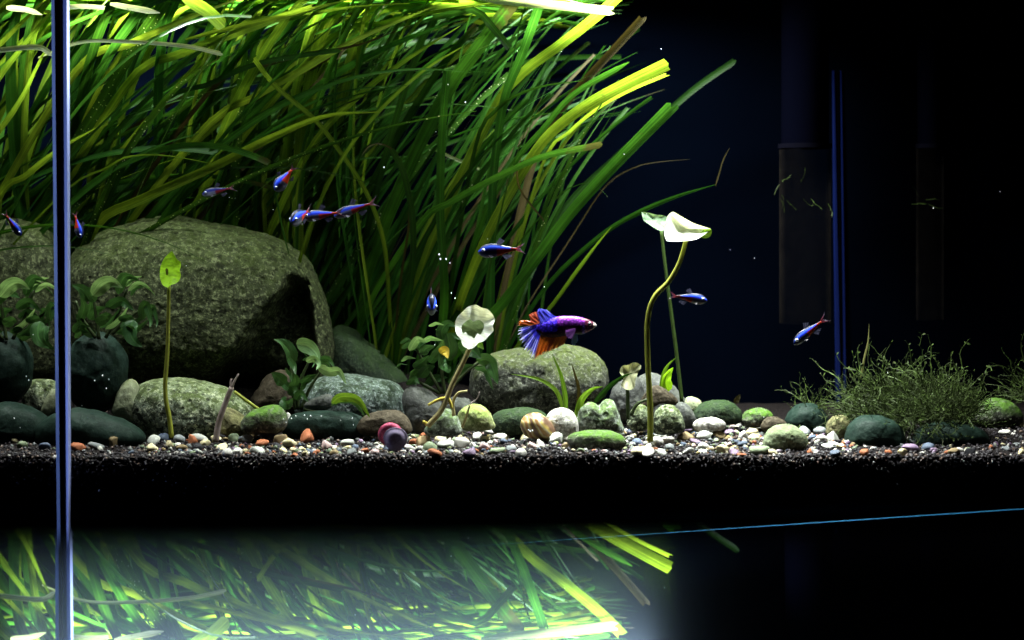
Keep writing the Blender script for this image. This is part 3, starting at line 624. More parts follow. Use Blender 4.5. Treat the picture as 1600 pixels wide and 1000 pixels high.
TB = [
 ([(150,352),(220,312),(330,262),(430,212),(510,181),(592,175)], 24, 15, 'l', (.26,.10), 'point', .25, 60),
 ([(0,305),(40,275),(90,235),(150,200)], 16, 12, 'l', (.24,.12), 'point', .2, -100),
 ([(100,260),(165,150),(215,65),(262,0)], 26, 24, 's', (.26,.13), 'blunt', .1, 40),
 ([(105,215),(150,115),(190,50),(225,5)], 24, 22, 'd', (.28,.16), 'blunt', 0, 30),
 ([(366,330),(370,230),(376,150),(386,78)], 23, 20, 's', (.28,.17), 'round', 0, 365),
 ([(694,450),(688,340),(690,220),(699,106)], 21, 16, 'g', (.29,.16), 'blunt', .1, 690),
 ([(780,480),(840,402),(890,335),(960,258),(1050,166)], 20, 25, 'g', (.27,.12), 'blunt', 0, 700),
 ([(760,370),(820,262),(860,208),(920,162),(980,130),(1042,100)], 16, 26, 'l', (.29,.14), 'blunt', .15, 690),
 ([(850,250),(890,205),(935,168),(985,140),(1041,116)], 10, 12, 'l', (.28,.15), 'blunt', .9, 765),
 ([(760,330),(805,252),(847,203),(896,147),(983,97)], 13, 13, 'g', (.29,.17), 'round', .2, 690),
 ([(840,230),(885,160),(924,115),(966,70),(1004,28)], 17, 17, 'b', (.31,.22), 'blunt', .1, 765),
 ([(770,175),(815,115),(875,70),(931,26),(965,-5)], 20, 22, 'l', (.27,.15), 'blunt', .2, 615),
 ([(770,290),(787,160),(815,87),(845,2)], 17, 19, 'g', (.28,.15), 'blunt', 0, 765),
 ([(640,260),(700,142),(735,91),(808,-5)], 26, 30, 'g', (.27,.16), 'blunt', 0, 540),
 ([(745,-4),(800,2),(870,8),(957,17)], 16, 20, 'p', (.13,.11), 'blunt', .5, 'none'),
 ([(660,60),(715,20),(745,17),(772,45),(797,76)], 15, 15, 'd', (.20,.13), 'blunt', .5, 540),
 ([(745,220),(775,172),(805,150),(850,134),(912,126)], 10, 9, 'd', (.26,.16), 'point', .5, 690),
 ([(660,345),(700,318),(770,280),(847,245),(938,226)], 14, 14, 'g', (.26,.13), 'blunt', .4, 540),
 ([(890,375),(945,292),(990,262),(1030,253),(1078,249)], 4, 3, 'b', (.31,.24), 'point', 0, 765),
 ([(860,440),(940,367),(1000,331),(1060,306),(1120,288)], 9, 12, 'g', (.29,.18), 'point', .3, 765),
 ([(1118,290),(1124,270),(1130,250),(1140,231)], 4, 2.5, 'b', (.18,.18), 'point', .2, 'none'),
 ([(880,330),(960,248),(1040,178),(1090,135),(1148,95)], 15, 14, 'd', (.34,.30), 'blunt', 0, 765),
 ([(300,290),(388,224),(472,168),(546,141),(632,133)], 6, 6, 'g', (.26,.15), 'point', .2, 185),
 ([(600,380),(572,300),(525,228),(490,185),(430,134),(398,93)], 8, 10, 'l', (.28,.13), 'blunt', .1, 615),
 ([(470,400),(497,322),(539,241),(591,175),(665,108),(752,57)], 7, 8, 'l', (.26,.13), 'point', .1, 450),
 ([(640,330),(625,250),(600,226),(578,228),(566,242)], 6, 5, 'b', (.24,.13), 'point', .4, 615),
 ([(642,440),(645,350),(632,275),(612,234)], 16, 12, 'd', (.25,.15), 'blunt', .2, 615),
 ([(100,300),(168,262),(200,245),(260,243),(348,259)], 5, 4, 'l', (.22,.10), 'point', .1, -100),
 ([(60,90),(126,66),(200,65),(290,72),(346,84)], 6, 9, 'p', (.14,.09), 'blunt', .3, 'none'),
 ([(180,270),(255,160),(305,115),(344,90)], 16, 13, 's', (.22,.10), 'point', .2, 90),
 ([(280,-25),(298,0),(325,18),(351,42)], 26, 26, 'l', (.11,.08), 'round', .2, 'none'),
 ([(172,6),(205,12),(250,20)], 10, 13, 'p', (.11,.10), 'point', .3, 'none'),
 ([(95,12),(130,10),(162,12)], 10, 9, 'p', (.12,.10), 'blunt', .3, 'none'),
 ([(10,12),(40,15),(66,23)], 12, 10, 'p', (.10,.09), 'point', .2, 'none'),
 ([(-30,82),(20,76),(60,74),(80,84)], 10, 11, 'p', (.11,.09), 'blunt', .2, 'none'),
 ([(290,62),(350,46),(420,30),(490,10)], 9, 11, 'l', (.14,.10), 'blunt', .5, 'none'),
 ([(240,175),(330,130),(400,100),(480,85),(530,78)], 12, 10, 'd', (.24,.11), 'blunt', .3, 90),
 ([(330,140),(420,100),(480,85),(560,70),(640,40)], 11, 9, 'b', (.22,.12), 'point', .4, 90),
 ([(560,330),(590,270),(640,180),(700,90),(745,40)], 16, 15, 'd', (.30,.2), 'blunt', 0, 450),
 ([(320,200),(400,150),(470,110),(560,60),(690,5)], 14, 16, 'l', (.24,.12), 'point', .2, 90),
 ([(420,230),(480,150),(560,95),(650,55),(740,22)], 16, 14, 'g', (.26,.14), 'point', .2, 275),
 ([(480,240),(560,150),(640,90),(720,40)], 15, 13, 'l', (.25,.12), 'point', .2, 365),
 ([(200,130),(280,85),(360,55),(450,25),(560,-5)], 18, 18, 'l', (.22,.10), 'point', .3, -20),
 ([(120,110),(200,70),(290,30),(380,-5)], 16, 16, 'l', (.22,.10), 'point', .2, -100),
 ([(350,60),(450,30),(540,12),(640,5)], 12, 12, 'l', (.2,.10), 'point', .6, 0),
 ([(500,75),(600,35),(700,15),(800,0)], 13, 12, 'l', (.22,.12), 'point', .4, 185),
 ([(-20,150),(30,80),(70,30),(100,0)], 14, 14, 'l', (.2,.1), 'point', .1, -215),
 ([(-20,230),(30,160),(60,100),(85,50)], 13, 12, 'l', (.22,.1), 'point', .1, -215),
 ([(-40,120),(10,60),(50,20),(80,-10)], 14, 14, 'l', (.2,.1), 'point', .1, -215),
 ([(860,480),(900,425),(930,385),(955,355)], 9, 8, 'l', (.27,.2), 'point', .2, 765),
 ([(800,470),(835,400),(850,330),(870,270)], 12, 9, 'd', (.3,.24), 'point', .1, 765),
 ([(790,520),(812,462),(822,420),(830,385)], 8, 5, 'g', (.26,.2), 'point', .2, 765),
 ([(850,345),(815,300),(808,268),(815,245)], 4, 4, 'b', (.24,.16), 'point', .2, 'none'),
 ([(860,320),(900,290),(928,288),(950,308)], 5, 3, 'd', (.24,.18), 'point', .2, 690),
 ([(430,300),(440,350),(452,400)], 4, 4, 'g', (.2,.2), 'point', 0, 'none'),
]
for b in TB:
    traced(b[0], b[1], b[2], b[3], b[4], b[5], b[6], b[7])
# a blade lit in patches, the light put into its pale colour
traced([(655,222),(685,236),(715,250),(750,264)], 7, 6, 'p', (.275, .275), 'blunt', .3, 'none')
random.seed(5)
ZS = .398                                             # water surface
BX = [(-40, 985), (60, 1000), (120, 1040), (170, 1040), (240, 945), (300, 905), (400, 870), (500, 850), (700, 860)]
def inside(p):
    d = D + p.y; x = 800 + p.x / d * F; y = HZ - (p.z - ZC) / d * F
    for (y0, x0), (y1, x1) in zip(BX, BX[1:]):
        if y < y1: return x < x0 + (x1 - x0) * max(0, (y - y0) / (y1 - y0))
    return True
def wild(k):
    """an untraced blade of plant k: rises, then leans over with the current and lies along the surface"""
    x, Y, _ = GP[k]; o = plants[k]; B = o.location + Vector((random.gauss(0, .012), random.gauss(0, .012), .002))
    frac = k / (len(GP) - 1)
    L = random.uniform(.40, .70) if frac < .55 else random.uniform(.26, .50)
    a0 = radians(random.gauss(48 - 33 * frac, 7)); a1 = radians(random.gauss(80 - 30 * frac, 13)); n = 14; P = [B]; p = B.copy()
    az = random.gauss(-.25, .3); bend = random.uniform(1.2, 2.4)
    for i in range(n):
        f = (i + 1) / n; a = a0 + (a1 - a0) * f ** bend
        h = ZS - random.uniform(.0, .01) - p.z
        if h < .035: a = max(a, radians(90) - h / .035 * .9)
        if h < .003: a = radians(91)
        d = Vector((sin(a) * cos(az), sin(a) * sin(az) * .6, cos(a)))
        p = p + d * (L / n); p.y = max(.03, min(YB - .012, p.y)); P.append(p.copy())
    if not all(inside(q) for q in P): return None
    mat = random.choices((L_green, L_lime, L_deep, L_brown, L_spot), (5, .8, 5, .25, 1))[0]
    w_ = random.uniform(.0026, .0070)
    return ribbon(P, w_, w_ * random.uniform(.6, .9), mat, o, random.gauss(0, .9), random.choice(('point', 'point', 'point', 'blunt')), n=26, taper=random.uniform(.35, .7))
def floating(k):
    """a long blade of plant k whose outer half lies just under the water surface"""
    x, Y, _ = GP[k]; o = plants[k]; B = o.location + Vector((random.gauss(0, .01), random.gauss(0, .01), .002)); P = [B]
    up = random.uniform(.10, .24); xs = B.x + up * random.uniform(.5, 1.3) - .06; ys = max(.13, min(.34, Y + random.uniform(-.20, .03)))
    zs = ZS - random.uniform(.001, .016); l = random.uniform(.16, .34); sw = random.uniform(-.08, .08)
    P += [B.lerp(Vector((xs, ys, zs)), .5) + Vector((-.02, .01, .02)), Vector((xs, ys, zs - .012)), Vector((xs + l * .35, ys + sw * .4, zs)), Vector((xs + l * .7, ys + sw * .8, zs + .001)), Vector((xs + l, ys + sw, zs - random.uniform(0, .012)))]
    if P[-1].x > .085 or min(p.y for p in P) < .10 or max(p.y for p in P) > .355: return None
    mat = random.choices((L_green, L_lime, L_deep), (3, 4, 1))[0]; w_ = random.uniform(.008, .0125)
    return ribbon(P, w_, w_ * .8, mat, o, random.gauss(1.2, .35), random.choice(('point', 'blunt')), n=26)
for k in range(len(GP)):
    for _ in range((8, 8, 10, 11, 13, 13, 13, 13, 13, 12, 9, 0, 0, 0)[k]):
        for _t in range(60):
            if floating(k): break
for k in range(len(GP)):
    for _ in range((18, 18, 19, 20, 20, 20, 20, 20, 20, 19, 17, 13, 9, 5)[k]):
        for _t in range(80):
            if wild(k): break

# ------------------------------------------------------------------ small plants
L_broad = leaf_mat('broad_leaf', (.036, .100, .030), (.055, .135, .036), .2, .28, veins=18, spec=.3)
L_broadlt = leaf_mat('broad_leaf_light', (.17, .32, .13), (.25, .40, .18), .25, .35, veins=18, spec=.1)  # lighter copy of the leaf; highlights are put into its colour
L_heart = leaf_mat('heart_leaf', (.24, .50, .02), (.28, .54, .02), .5, .4, veins=12)
L_lily = leaf_mat('lily_white', (.66, .76, .56), (.84, .87, .78), .3, .5, veins=26)
L_lilyd = leaf_mat('lily_dark_patch', (.17, .26, .15), (.20, .29, .17), .2, .5, veins=14)
L_lilyg = leaf_mat('lily_palegreen', (.17, .28, .15), (.20, .31, .17), .3, .5, veins=14)
L_olive = leaf_mat('leaf_olive', (.10, .13, .02), (.12, .14, .02), .3, .5)
L_yellow = leaf_mat('leaf_yellow', (.45, .33, .04), (.5, .36, .05), .3, .5, veins=14)
L_seed = leaf_mat('seedling_leaf', (.09, .19, .015), (.13, .23, .025), .4, .4, veins=14)
L_wither = leaf_mat('withered_leaf', (.22, .24, .13), (.28, .28, .16), .3, .6, veins=10)
def stem_mat(name, c0, c1):
    t = NT(name); v = objvec(t); t.link(t.mix(t.ramp(t.noise(v, 150, 4), [(.35, 0), (.65, 1)]), c0, c1), t.b.inputs['Base Color']); t.b.inputs['Roughness'].default_value = .45; t.b.inputs['Specular IOR Level'].default_value = .1; return t.m
STEM = stem_mat('stem_olive', (.22, .25, .035), (.17, .18, .03)); STEMG = stem_mat('stem_green', (.10, .20, .03), (.08, .14, .025)); STEMP = stem_mat('stem_pale', (.36, .33, .15), (.25, .21, .09)); TWIG = stem_mat('twig_grey', (.30, .25, .23), (.14, .11, .09)); STEMD = stem_mat('stem_dark', (.03, .045, .015), (.02, .03, .012)); STEMY = stem_mat('root_yellow', (.5, .42, .06), (.36, .3, .05))
def stem(pts, Y, r0, r1, mat, parent, name='stem', Y1=None, n=26):
    Y1 = Y if Y1 is None else Y1; m = len(pts)
    P = catmull([at(x, y, Y + (Y1 - Y) * i / (m - 1)) for i, (x, y) in enumerate(pts)], n)
    return mesh(name, *tube_geo(P, [(r0 + (r1 - r0) * i / (n - 1)) * mpp(Y) * (1 + .06 * noise.noise(Vector((i * .7, r0, pts[0][0])))) for i in range(n)], 10), mat, parent)
def leaf(pts, w, Y, mat, parent, Y1=None, roll=0, fold=.25, shape=1.0, name='leaf'):
    """broad leaf along a curve from stalk to tip; w = full width in pixels"""
    Y1 = Y if Y1 is None else Y1; m = len(pts); n = 18
    C = catmull([at(x, y, Y + (Y1 - Y) * i / (m - 1)) for i, (x, y) in enumerate(pts)], n); u = mpp(Y); vs, fs, uv = [], [], []
    for i, c in enumerate(C):
        T = (C[min(n - 1, i + 1)] - C[max(0, i - 1)]).normalized(); s = T.cross(Vector((0, 1, 0)))
        if s.length < .05: s = Vector((1, 0, 0))
        s.normalize(); s = Matrix.Rotation(roll, 3, T) @ s; N = T.cross(s); f = i / (n - 1)
        ww = w * u * max(.03, sin(pi * f ** (.62 * shape)) ** .75)
        for a in (-.5, -.3, -.1, 0, .1, .3, .5):
            rp = .05 * ww * sin(f * 16 + a * 5)
            vs.append(c + s * (ww * a) + N * (ww * fold * abs(a) + rp * abs(a) * 2)); uv.append((.5 + a, f * .85))
    for i in range(n - 1):
        for k in range(6): a = i * 7 + k; fs.append((a, a + 1, a + 8, a + 7))
    o = mesh(name, vs, fs, mat, parent, uvs=uv); return o
def pad(outline, Y, cup, mat, parent, name='leaf', tilt=0.0, rings=10, ctr=None, patch=None, wave=.02, twist=0.0):
    """lily leaf: outline as seen, cupped towards the viewer; tilt leans its top away"""
    P = [at(x, y, Y) for x, y in outline]; c = at(*ctr, Y) if ctr else sum(P, Vector()) / len(P); n = 72
    C = catmull(P + [P[0]], n + 1)[:n]; R = sum((p - c).length for p in C) / n; vs, fs, uv, mi = [c + Vector((0, cup * R, 0))], [], [(.5, .4)], []
    for j in range(1, rings + 1):
        f = j / rings
        for i in range(n):
            p = c.lerp(C[i], f); a = 2 * pi * i / n
            y = cup * R * (1 - f * f) + R * wave * sin(a * 9 + 2) * f ** 3 + R * wave * sin(a * 5) * f * f
            vs.append(p + Vector((0, y + (p.z - c.z) * tilt + (p.x - c.x) * twist, 0))); uv.append((.5 + .42 * f * cos(a), .4 + .42 * f * sin(a)))
    for i in range(n): fs.append((0, 1 + i, 1 + (i + 1) % n)); mi.append(0)
    for j in range(rings - 1):
        for i in range(n):
            a, b = 1 + j * n + i, 1 + j * n + (i + 1) % n; fs.append((a, a + n, b + n, b)); mi.append(0)
    return mesh(name, vs, fs, mat, parent, uvs=uv)
def plant(name, px, py, Y, label, cat='water plant'):
    p = at(px, py, Y); o = empty(name, p); tag(o, label, cat); return o
# single heart leaf on a tall stem
t = plant('lily_seedling', 268, 684, .075, 'single bright green heart shaped leaf on a tall thin stem before the largest boulder')
stem([(268,684),(265,655),(258,610),(262,540),(264,446)], .075, 4.0, 2.6, STEM, t)
pad([(264,449),(257,446),(252,438),(250,426),(251,414),(256,403),(262,396),(267,393),(271,399),(276,406),(281,409),(282,416),(281,423),(283,430),(281,438),(275,443),(269,445)], .073, .22, L_heart, t, wave=.015, tilt=.35)
pad([(259,426),(258.5,421),(261,419),(263,423),(262.5,429),(260,430)], .0710, .0, L_olive, t, 'leaf_scar', rings=3)
# pale round lily leaf with a dark centre
t = plant('water_lily', 668, 668, .05, 'pale round lily leaf with dark green centre leaning over the mottled cone shaped rock')
stem([(668,666),(690,640),(707,600),(722,570),(735,541)], .05, 4.6, 3.4, STEMP, t)
pad([(733,545),(724,540),(720,530),(713,520),(711,508),(714,497),(722,488),(731,480),(743,477),(752,481),(762,484),(769,491),(773,500),(770,509),(771,517),(764,524),(757,532),(748,535),(741,542)], .047, .30, L_lily, t, wave=.05, tilt=.35)
pad([(731,524),(727,519),(723,521),(721,510),(727,503),(735,499),(739,502),(749,500),(756,506),(755,516),(750,523),(746,521),(741,529),(737,526)], .0425, .22, L_lilyd, t, 'leaf_centre', rings=5, wave=.03)
for pts in ([(700,622),(690,623),(680,627),(669,633)], [(700,622),(704,630),(706,638)]): stem(pts, .05, 3, 1.8, STEMY, t, 'root', n=12)
stem([(709,650),(708,628),(716,614),(730,611)], .055, 3, 1.5, STEMP, t, 'root', n=14); stem([(668,664),(664,660),(660,659)], .05, 3, 2.2, STEMY, t, 'root', n=8)
# white folded lily leaf on the S-curved stem
t = plant('water_lily', 1016, 690, .05, 'bright white folded lily leaf on a thick S-curved stem')
stem([(1016,690),(1016,640),(1012,560),(1012,500),(1022,465),(1045,440),(1062,410),(1073,372)], .05, 4.8, 3.6, STEM, t, n=40)
pad([(1040,376),(1037,366),(1038,354),(1041,343),(1046,335),(1053,331),(1062,336),(1074,343),(1088,350),(1103,355),(1112,358),(1106,363),(1096,369),(1086,374),(1072,376),(1058,377),(1048,377)], .045, .55, L_lily, t, wave=.03, tilt=.6, twist=.2)
pad([(1091,368),(1098,360),(1110,358),(1112,364),(1108,371),(1098,372)], .048, .2, L_seed, t, 'folded_tip', rings=5)
# rear lily with pale green leaf
t = plant('water_lily', 1066, 630, .15, 'pale green small lily leaf on a thin dark stem behind the white folded leaf')
stem([(1066,632),(1058,560),(1049,490),(1040,420),(1033,358)], .15, 3.2, 2.4, stem_mat('stem_dim', (.035, .065, .015), (.03, .05, .012)), t)
pad([(1003,331),(1012,332),(1024,335),(1038,337),(1045,342),(1040,352),(1036,360),(1027,359),(1013,350),(1005,343)], .14, .3, L_lilyg, t, wave=.04, tilt=.5)
# broad leaved plant on the dark round stone (and an added copy for its refracted view beyond the seam)
def bushy(px, py, Y, label, leaves, stems):
    t = plant('broad_leaf_plant', px, py, Y, label)
    for pts in stems: stem(pts, Y, 3.0, 2.0, STEMD, t, n=14)
    for pts, w_, dY, m, roll in list(leaves):
        dx, dy = random.uniform(-14, 14), random.uniform(-8, 16)
        leaves = leaves + [([(x * .9 + pts[0][0] * .1 + dx, y * .9 + pts[0][1] * .1 + dy) for x, y in pts], w_ * random.uniform(.6, .95), dY + random.uniform(.006, .02), L_broad, roll + random.uniform(-.3, .5))]
    for pts, w_, dY, m, roll in leaves: leaf(pts, w_, Y + dY, m, t, Y1=Y + dY - .012, roll=roll, fold=.22)
    return t
LA = [([(145,462),(160,445),(175,440),(192,450)],24,-.02,L_broadlt,.2),([(140,470),(128,452),(112,445)],18,-.01,L_broad,.3),([(185,460),(190,440),(200,431),(218,438)],15,0,L_broad,.4),([(200,455),(215,442),(230,447),(243,462)],9,-.01,L_broadlt,.7),([(198,448),(205,435),(222,432)],9,.005,L_broadlt,.6),([(225,500),(222,488),(228,475),(236,500),(234,512)],15,-.01,L_broad,.3),([(208,500),(204,515),(208,530),(222,542)],24,-.015,L_broad,.1),([(150,505),(165,498),(172,500)],17,-.02,L_broad,.3),([(170,480),(190,470),(210,485)],16,-.01,L_broad,.2),([(125,500),(132,480),(126,465)],15,0,L_broad,.2),([(165,515),(185,500),(200,480)],12,-.012,L_broadlt,.9),([(115,520),(125,508),(140,510)],14,.0,L_broad,.2),([(150,525),(135,515),(118,490)],16,.01,L_broad,.2),([(185,500),(203,495),(210,500)],12,-.02,L_broad,.4),([(180,520),(200,512),(228,490)],13,.01,L_broad,.3),([(140,500),(150,485),(165,480)],16,.008,L_broad,.3)]
SA = [[(155,530),(150,495),(146,462)],[(165,528),(185,490),(198,452)],[(175,522),(205,495),(226,480)],[(150,528),(130,500),(118,470)]]
bushy(155, 528, .105, 'broad leaved dark plant growing on the smooth round stone by the pale pointed stone', LA, SA)
sh = lambda pts: [(x - 145, y + 2) for x, y in pts]
bushy(10, 530, .115, 'refracted repeat of the broad leaved plant, built solid, outside the blue corner seam', [(sh(a), b, c, d, e) for a, b, c, d, e in LA], [sh(s) for s in SA])
LB = [([(455,572),(452,550),(440,535),(428,530)],15,-.01,L_broad,.5),([(484,562),(474,550),(466,540),(464,536)],2,0,L_broad,.3),([(463,537),(480,540),(494,552),(498,566)],24,-.02,L_broadlt,.2),([(478,565),(490,560),(499,568),(494,578)],12,-.025,L_broadlt,.4),([(496,562),(510,560),(518,565),(523,575)],13,-.005,L_broad,.5),([(495,572),(515,580),(530,580),(541,600)],17,-.02,L_broadlt,.4),([(445,600),(435,590),(424,582)],20,0,L_broad,.2),([(462,625),(470,615),(482,628)],14,-.01,L_broad,.2),([(440,622),(448,632),(458,622)],18,-.012,L_broad,.2),([(470,600),(482,590),(495,585)],12,0,L_broad,.4),([(455,610),(462,595),(458,580)],15,.0,L_broad,.2),([(450,560),(460,572),(462,585)],12,-.015,L_broad,.4),([(518,630),(534,620),(560,625),(578,652)],16,-.03,L_seed,.35)]
SB = [[(465,640),(468,600),(484,562)],[(462,640),(455,600),(455,572)],[(470,640),(485,605),(505,575)],[(475,640),(495,643),(512,636),(522,628)]]
bushy(466, 640, .125, 'drooping broad leaved plant in front of the dark brown triangular rock', LB, SB)
LC = [([(700,548),(690,520),(700,505),(715,512)],20,0,L_broad,.2),([(640,548),(652,530),(668,535)],14,-.01,L_broadlt,.5),([(660,535),(672,528),(692,532)],11,-.01,L_broadlt,.7),([(628,545),(640,536),(650,542)],9,0,L_broad,.5),([(676,560),(688,545),(692,530)],16,-.005,L_broad,.2),([(690,560),(702,545),(698,520)],26,.005,L_broad,.15),([(720,548),(735,545),(752,560)],28,-.005,L_broad,.2),([(745,562),(765,565),(778,600)],24,-.01,L_broad,.35),([(740,542),(748,536),(756,546)],13,-.01,L_seed,.3),([(646,575),(660,565),(670,555)],15,0,L_broad,.3),([(655,590),(668,575),(680,572)],17,.0,L_broad,.3),([(640,600),(648,592),(656,600)],13,-.005,L_broad,.3),([(688,552),(696,548),(700,560)],16,-.012,L_yellow,.2),([(700,575),(690,570),(685,555)],13,-.012,L_broad,.5),([(670,510),(682,505),(694,508)],7,0,L_broadlt,.7),([(628,565),(636,558),(650,560)],9,0,L_broadlt,.8),([(660,555),(665,545),(680,540)],15,-.014,L_broad,.2),([(710,590),(725,575),(740,570)],16,.01,L_broad,.2),([(665,605),(680,590),(700,590)],14,.01,L_broad,.2)]
SC = [[(690,615),(670,580),(650,545)],[(695,615),(690,570),(696,530)],[(700,615),(715,575),(730,550)],[(700,612),(730,580),(756,562)],[(688,615),(660,600),(640,590)]]
bushy(694, 615, .145, 'dense broad leaved plant with one yellow leaf behind the pale round lily leaf', LC, SC)
# narrow leaved seedlings
def seedling(px, py, Y, label, leaves, mat=L_seed):
    t = plant('sword_seedling', px, py, Y, label)
    for pts, w_, m in leaves: leaf(pts, w_, Y, m or mat, t, Y1=Y - .01, roll=.3, fold=.3, shape=.8)
    return t
seedling(884, 642, .10, 'narrow leaved seedling with an upright blade below the fighting fish tail', [([(885,642),(882,615),(876,585),(862,552)],8,None),([(880,640),(868,610),(840,592),(796,584)],7,None)])
seedling(905, 645, .095, 'narrow leaved seedling with curved pale leaf behind the knobby rock', [([(901,652),(908,625),(925,608),(942,604)],12,None),([(902,645),(904,610),(898,585),(893,568)],7,L_brown)])
t = seedling(980, 655, .10, 'seedling with a shrivelled pale leaf standing over the stones beside the S-curved stem', [([(928,630),(950,605),(970,590),(990,582)],9,L_deep)])
stem([(981,655),(981,625),(980,600)], .10, 3, 3, STEMD, t, n=10); stem([(986,650),(995,632),(1012,624)], .10, 3, 2, STEMD, t, n=10)
pad([(968,582),(972,573),(983,570),(993,567),(1002,572),(998,582),(993,592),(990,606),(980,608),(970,602),(974,592)], .095, .5, L_wither, t, 'withered_leaf', wave=.12, tilt=.4)
seedling(1044, 612, .15, 'seedling with two short upright leaves beside the thin rear lily stem', [([(1032,607),(1036,585),(1044,570),(1057,558)],7,None),([(1044,612),(1040,595),(1045,582),(1052,574)],18,L_heart)])
seedling(1330, 650, .13, 'single grey-green shoot standing in the moss clump', [([(1345,590),(1350,560),(1356,535),(1358,505)],4,L_wither)])
# twig
t = plant('broken_twig', 338, 690, .08, 'broken grey twig sticking out of the gravel beside the egg shaped mossy stone', 'twig')
stem([(337,690),(342,660),(352,630),(362,605)], .08, 5, 4, TWIG, t, 'shoot', n=22)
stem([(362,606),(366,596),(373,584)], .08, 2.5, 1, TWIG, t, 'splinter', n=8); stem([(361,606),(360,598),(362,592)], .08, 2, 1, TWIG, t, 'splinter', n=8)
t = plant('loose_stem', 405, 640, .10, 'fallen green plant stem lying across behind the egg shaped mossy stone', 'stem'); stem([(366,612),(385,626),(405,640),(412,646)], .10, 2.5, 2.5, STEM, t, n=12)
t = plant('loose_stem', 722, 668, .05, 'thin white dead stem crossing the lime algae stone', 'stem'); stem([(722,668),(727,655),(732,640),(734,632)], .055, 2.4, 1.4, STEMP, t, n=12); stem([(734,632),(746,622),(749,612)], .06, 1.2, .8, TWIG, t, 'twiglet', n=10)
t = plant('loose_stem', 1150, 632, .14, 'shrivelled brown leaf standing on the dark green oval stone', 'stem'); leaf([(1148,630),(1153,622),(1157,616)], 9, .14, L_brown, t)

# ------------------------------------------------------------------ moss clumps
def moss_mat():
    t = NT('moss'); v = objvec(t)
    c = t.ramp(t.noise(v, 130, 5, .7), [(.3, (.010, .011, .004)), (.5, (.021, .033, .008)), (.72, (.070, .115, .022))])
    t.link(c, t.b.inputs['Base Color']); t.b.inputs['Roughness'].default_value = .6; t.b.inputs['Specular IOR Level'].default_value = .1; return t.m
MOSS = moss_mat()
def moss(px, py, Y, rx, ry, rY, N, label, tall=0):
    c = at(px, py, Y); u = mpp(Y); vs, fs = [], []
    def strand(p, d, L, r, steps=8, leafy=True):
        nonlocal vs, fs
        P = [p]
        for i in range(steps):
            d = (d + Vector((random.gauss(0, .32), random.gauss(0, .32), random.gauss(0, .28) + .03))).normalized(); P.append(P[-1] + d * (L / steps))
        g, f = tube_geo(P, [r * (1 - .6 * i / steps) for i in range(steps + 1)], 3); b = len(vs); vs += g; fs += [tuple(b + q for q in a) for a in f]
        if leafy:
            for i in range(1, steps + 1):
                for s in (-1, 1):
                    if random.random() < .55: continue
                    T = (P[i] - P[i - 1]).normalized(); sd = T.cross(Vector((random.gauss(0, 1), random.gauss(0, 1), random.gauss(0, 1)))).normalized()
                    q = P[i]; l = r * random.uniform(2.5, 5.5); b = len(vs)
                    vs += [q, q + sd * l * .5 + T * l * .2 + sd.cross(T) * l * .16, q + sd * l + T * l * .6, q + sd * l * .4 + T * l * .6 - sd.cross(T) * l * .16]; fs.append((b, b + 1, b + 2, b + 3))
        return P
    for k in range(N):
        a = random.uniform(0, 2 * pi); q = random.random() ** .5; h = random.random()
        x = c.x + rx * u * q * cos(a); y = Y + rY * q * sin(a); top = sqrt(max(0, 1 - q * q)) * (.75 + .5 * noise.noise(Vector((x * 30, y * 30, 5))))
        z = c.z - ry * u * .45 + ry * u * 1.2 * top * h
        d = Vector((cos(a) * q * .9 + random.gauss(0, .5), sin(a) * q * .5 + random.gauss(0, .5), random.gauss(.55, .5))).normalized()
        strand(Vector((x, y, z)), d, random.uniform(.014, .040), random.uniform(.00022, .0005))
    for k in range(N // 28):
        a = random.uniform(-1, 1); x = c.x + rx * u * a * 1.0; z = c.z + ry * u * .55 * sqrt(max(0, 1 - a * a))
        strand(Vector((x, Y + random.gauss(0, rY * .4), z)), Vector((a * .7 + random.gauss(0, .3), random.gauss(0, .2), 1)).normalized(), random.uniform(.022, .05), .0007, 10)
    for k in range(N // 40):
        a = random.uniform(-.9, .9); x = c.x + rx * u * a
        strand(Vector((x, Y - rY * .8, c.z - ry * u * .25)), Vector((a + random.gauss(0, .5), -.2, -.9)).normalized(), random.uniform(.02, .04), .0005, 10)
    o = mesh('moss_clump', vs, fs, MOSS, origin=c, smooth=False); tag(o, label, 'moss'); return o
moss(1424, 636, .115, 94, 56, .05, 1500, 'large bushy olive green moss clump sitting on dark stones by the gravel')
moss(1622, 612, .20, 34, 36, .03, 160, 'small blurred moss tuft at the picture edge standing in for the mirrored moss clump')  # added tuft takes the place of the clump's side pane reflection
moss(1268, 636, .16, 16, 10, .015, 40, 'thin wisp of moss on the blue-grey dark stone')

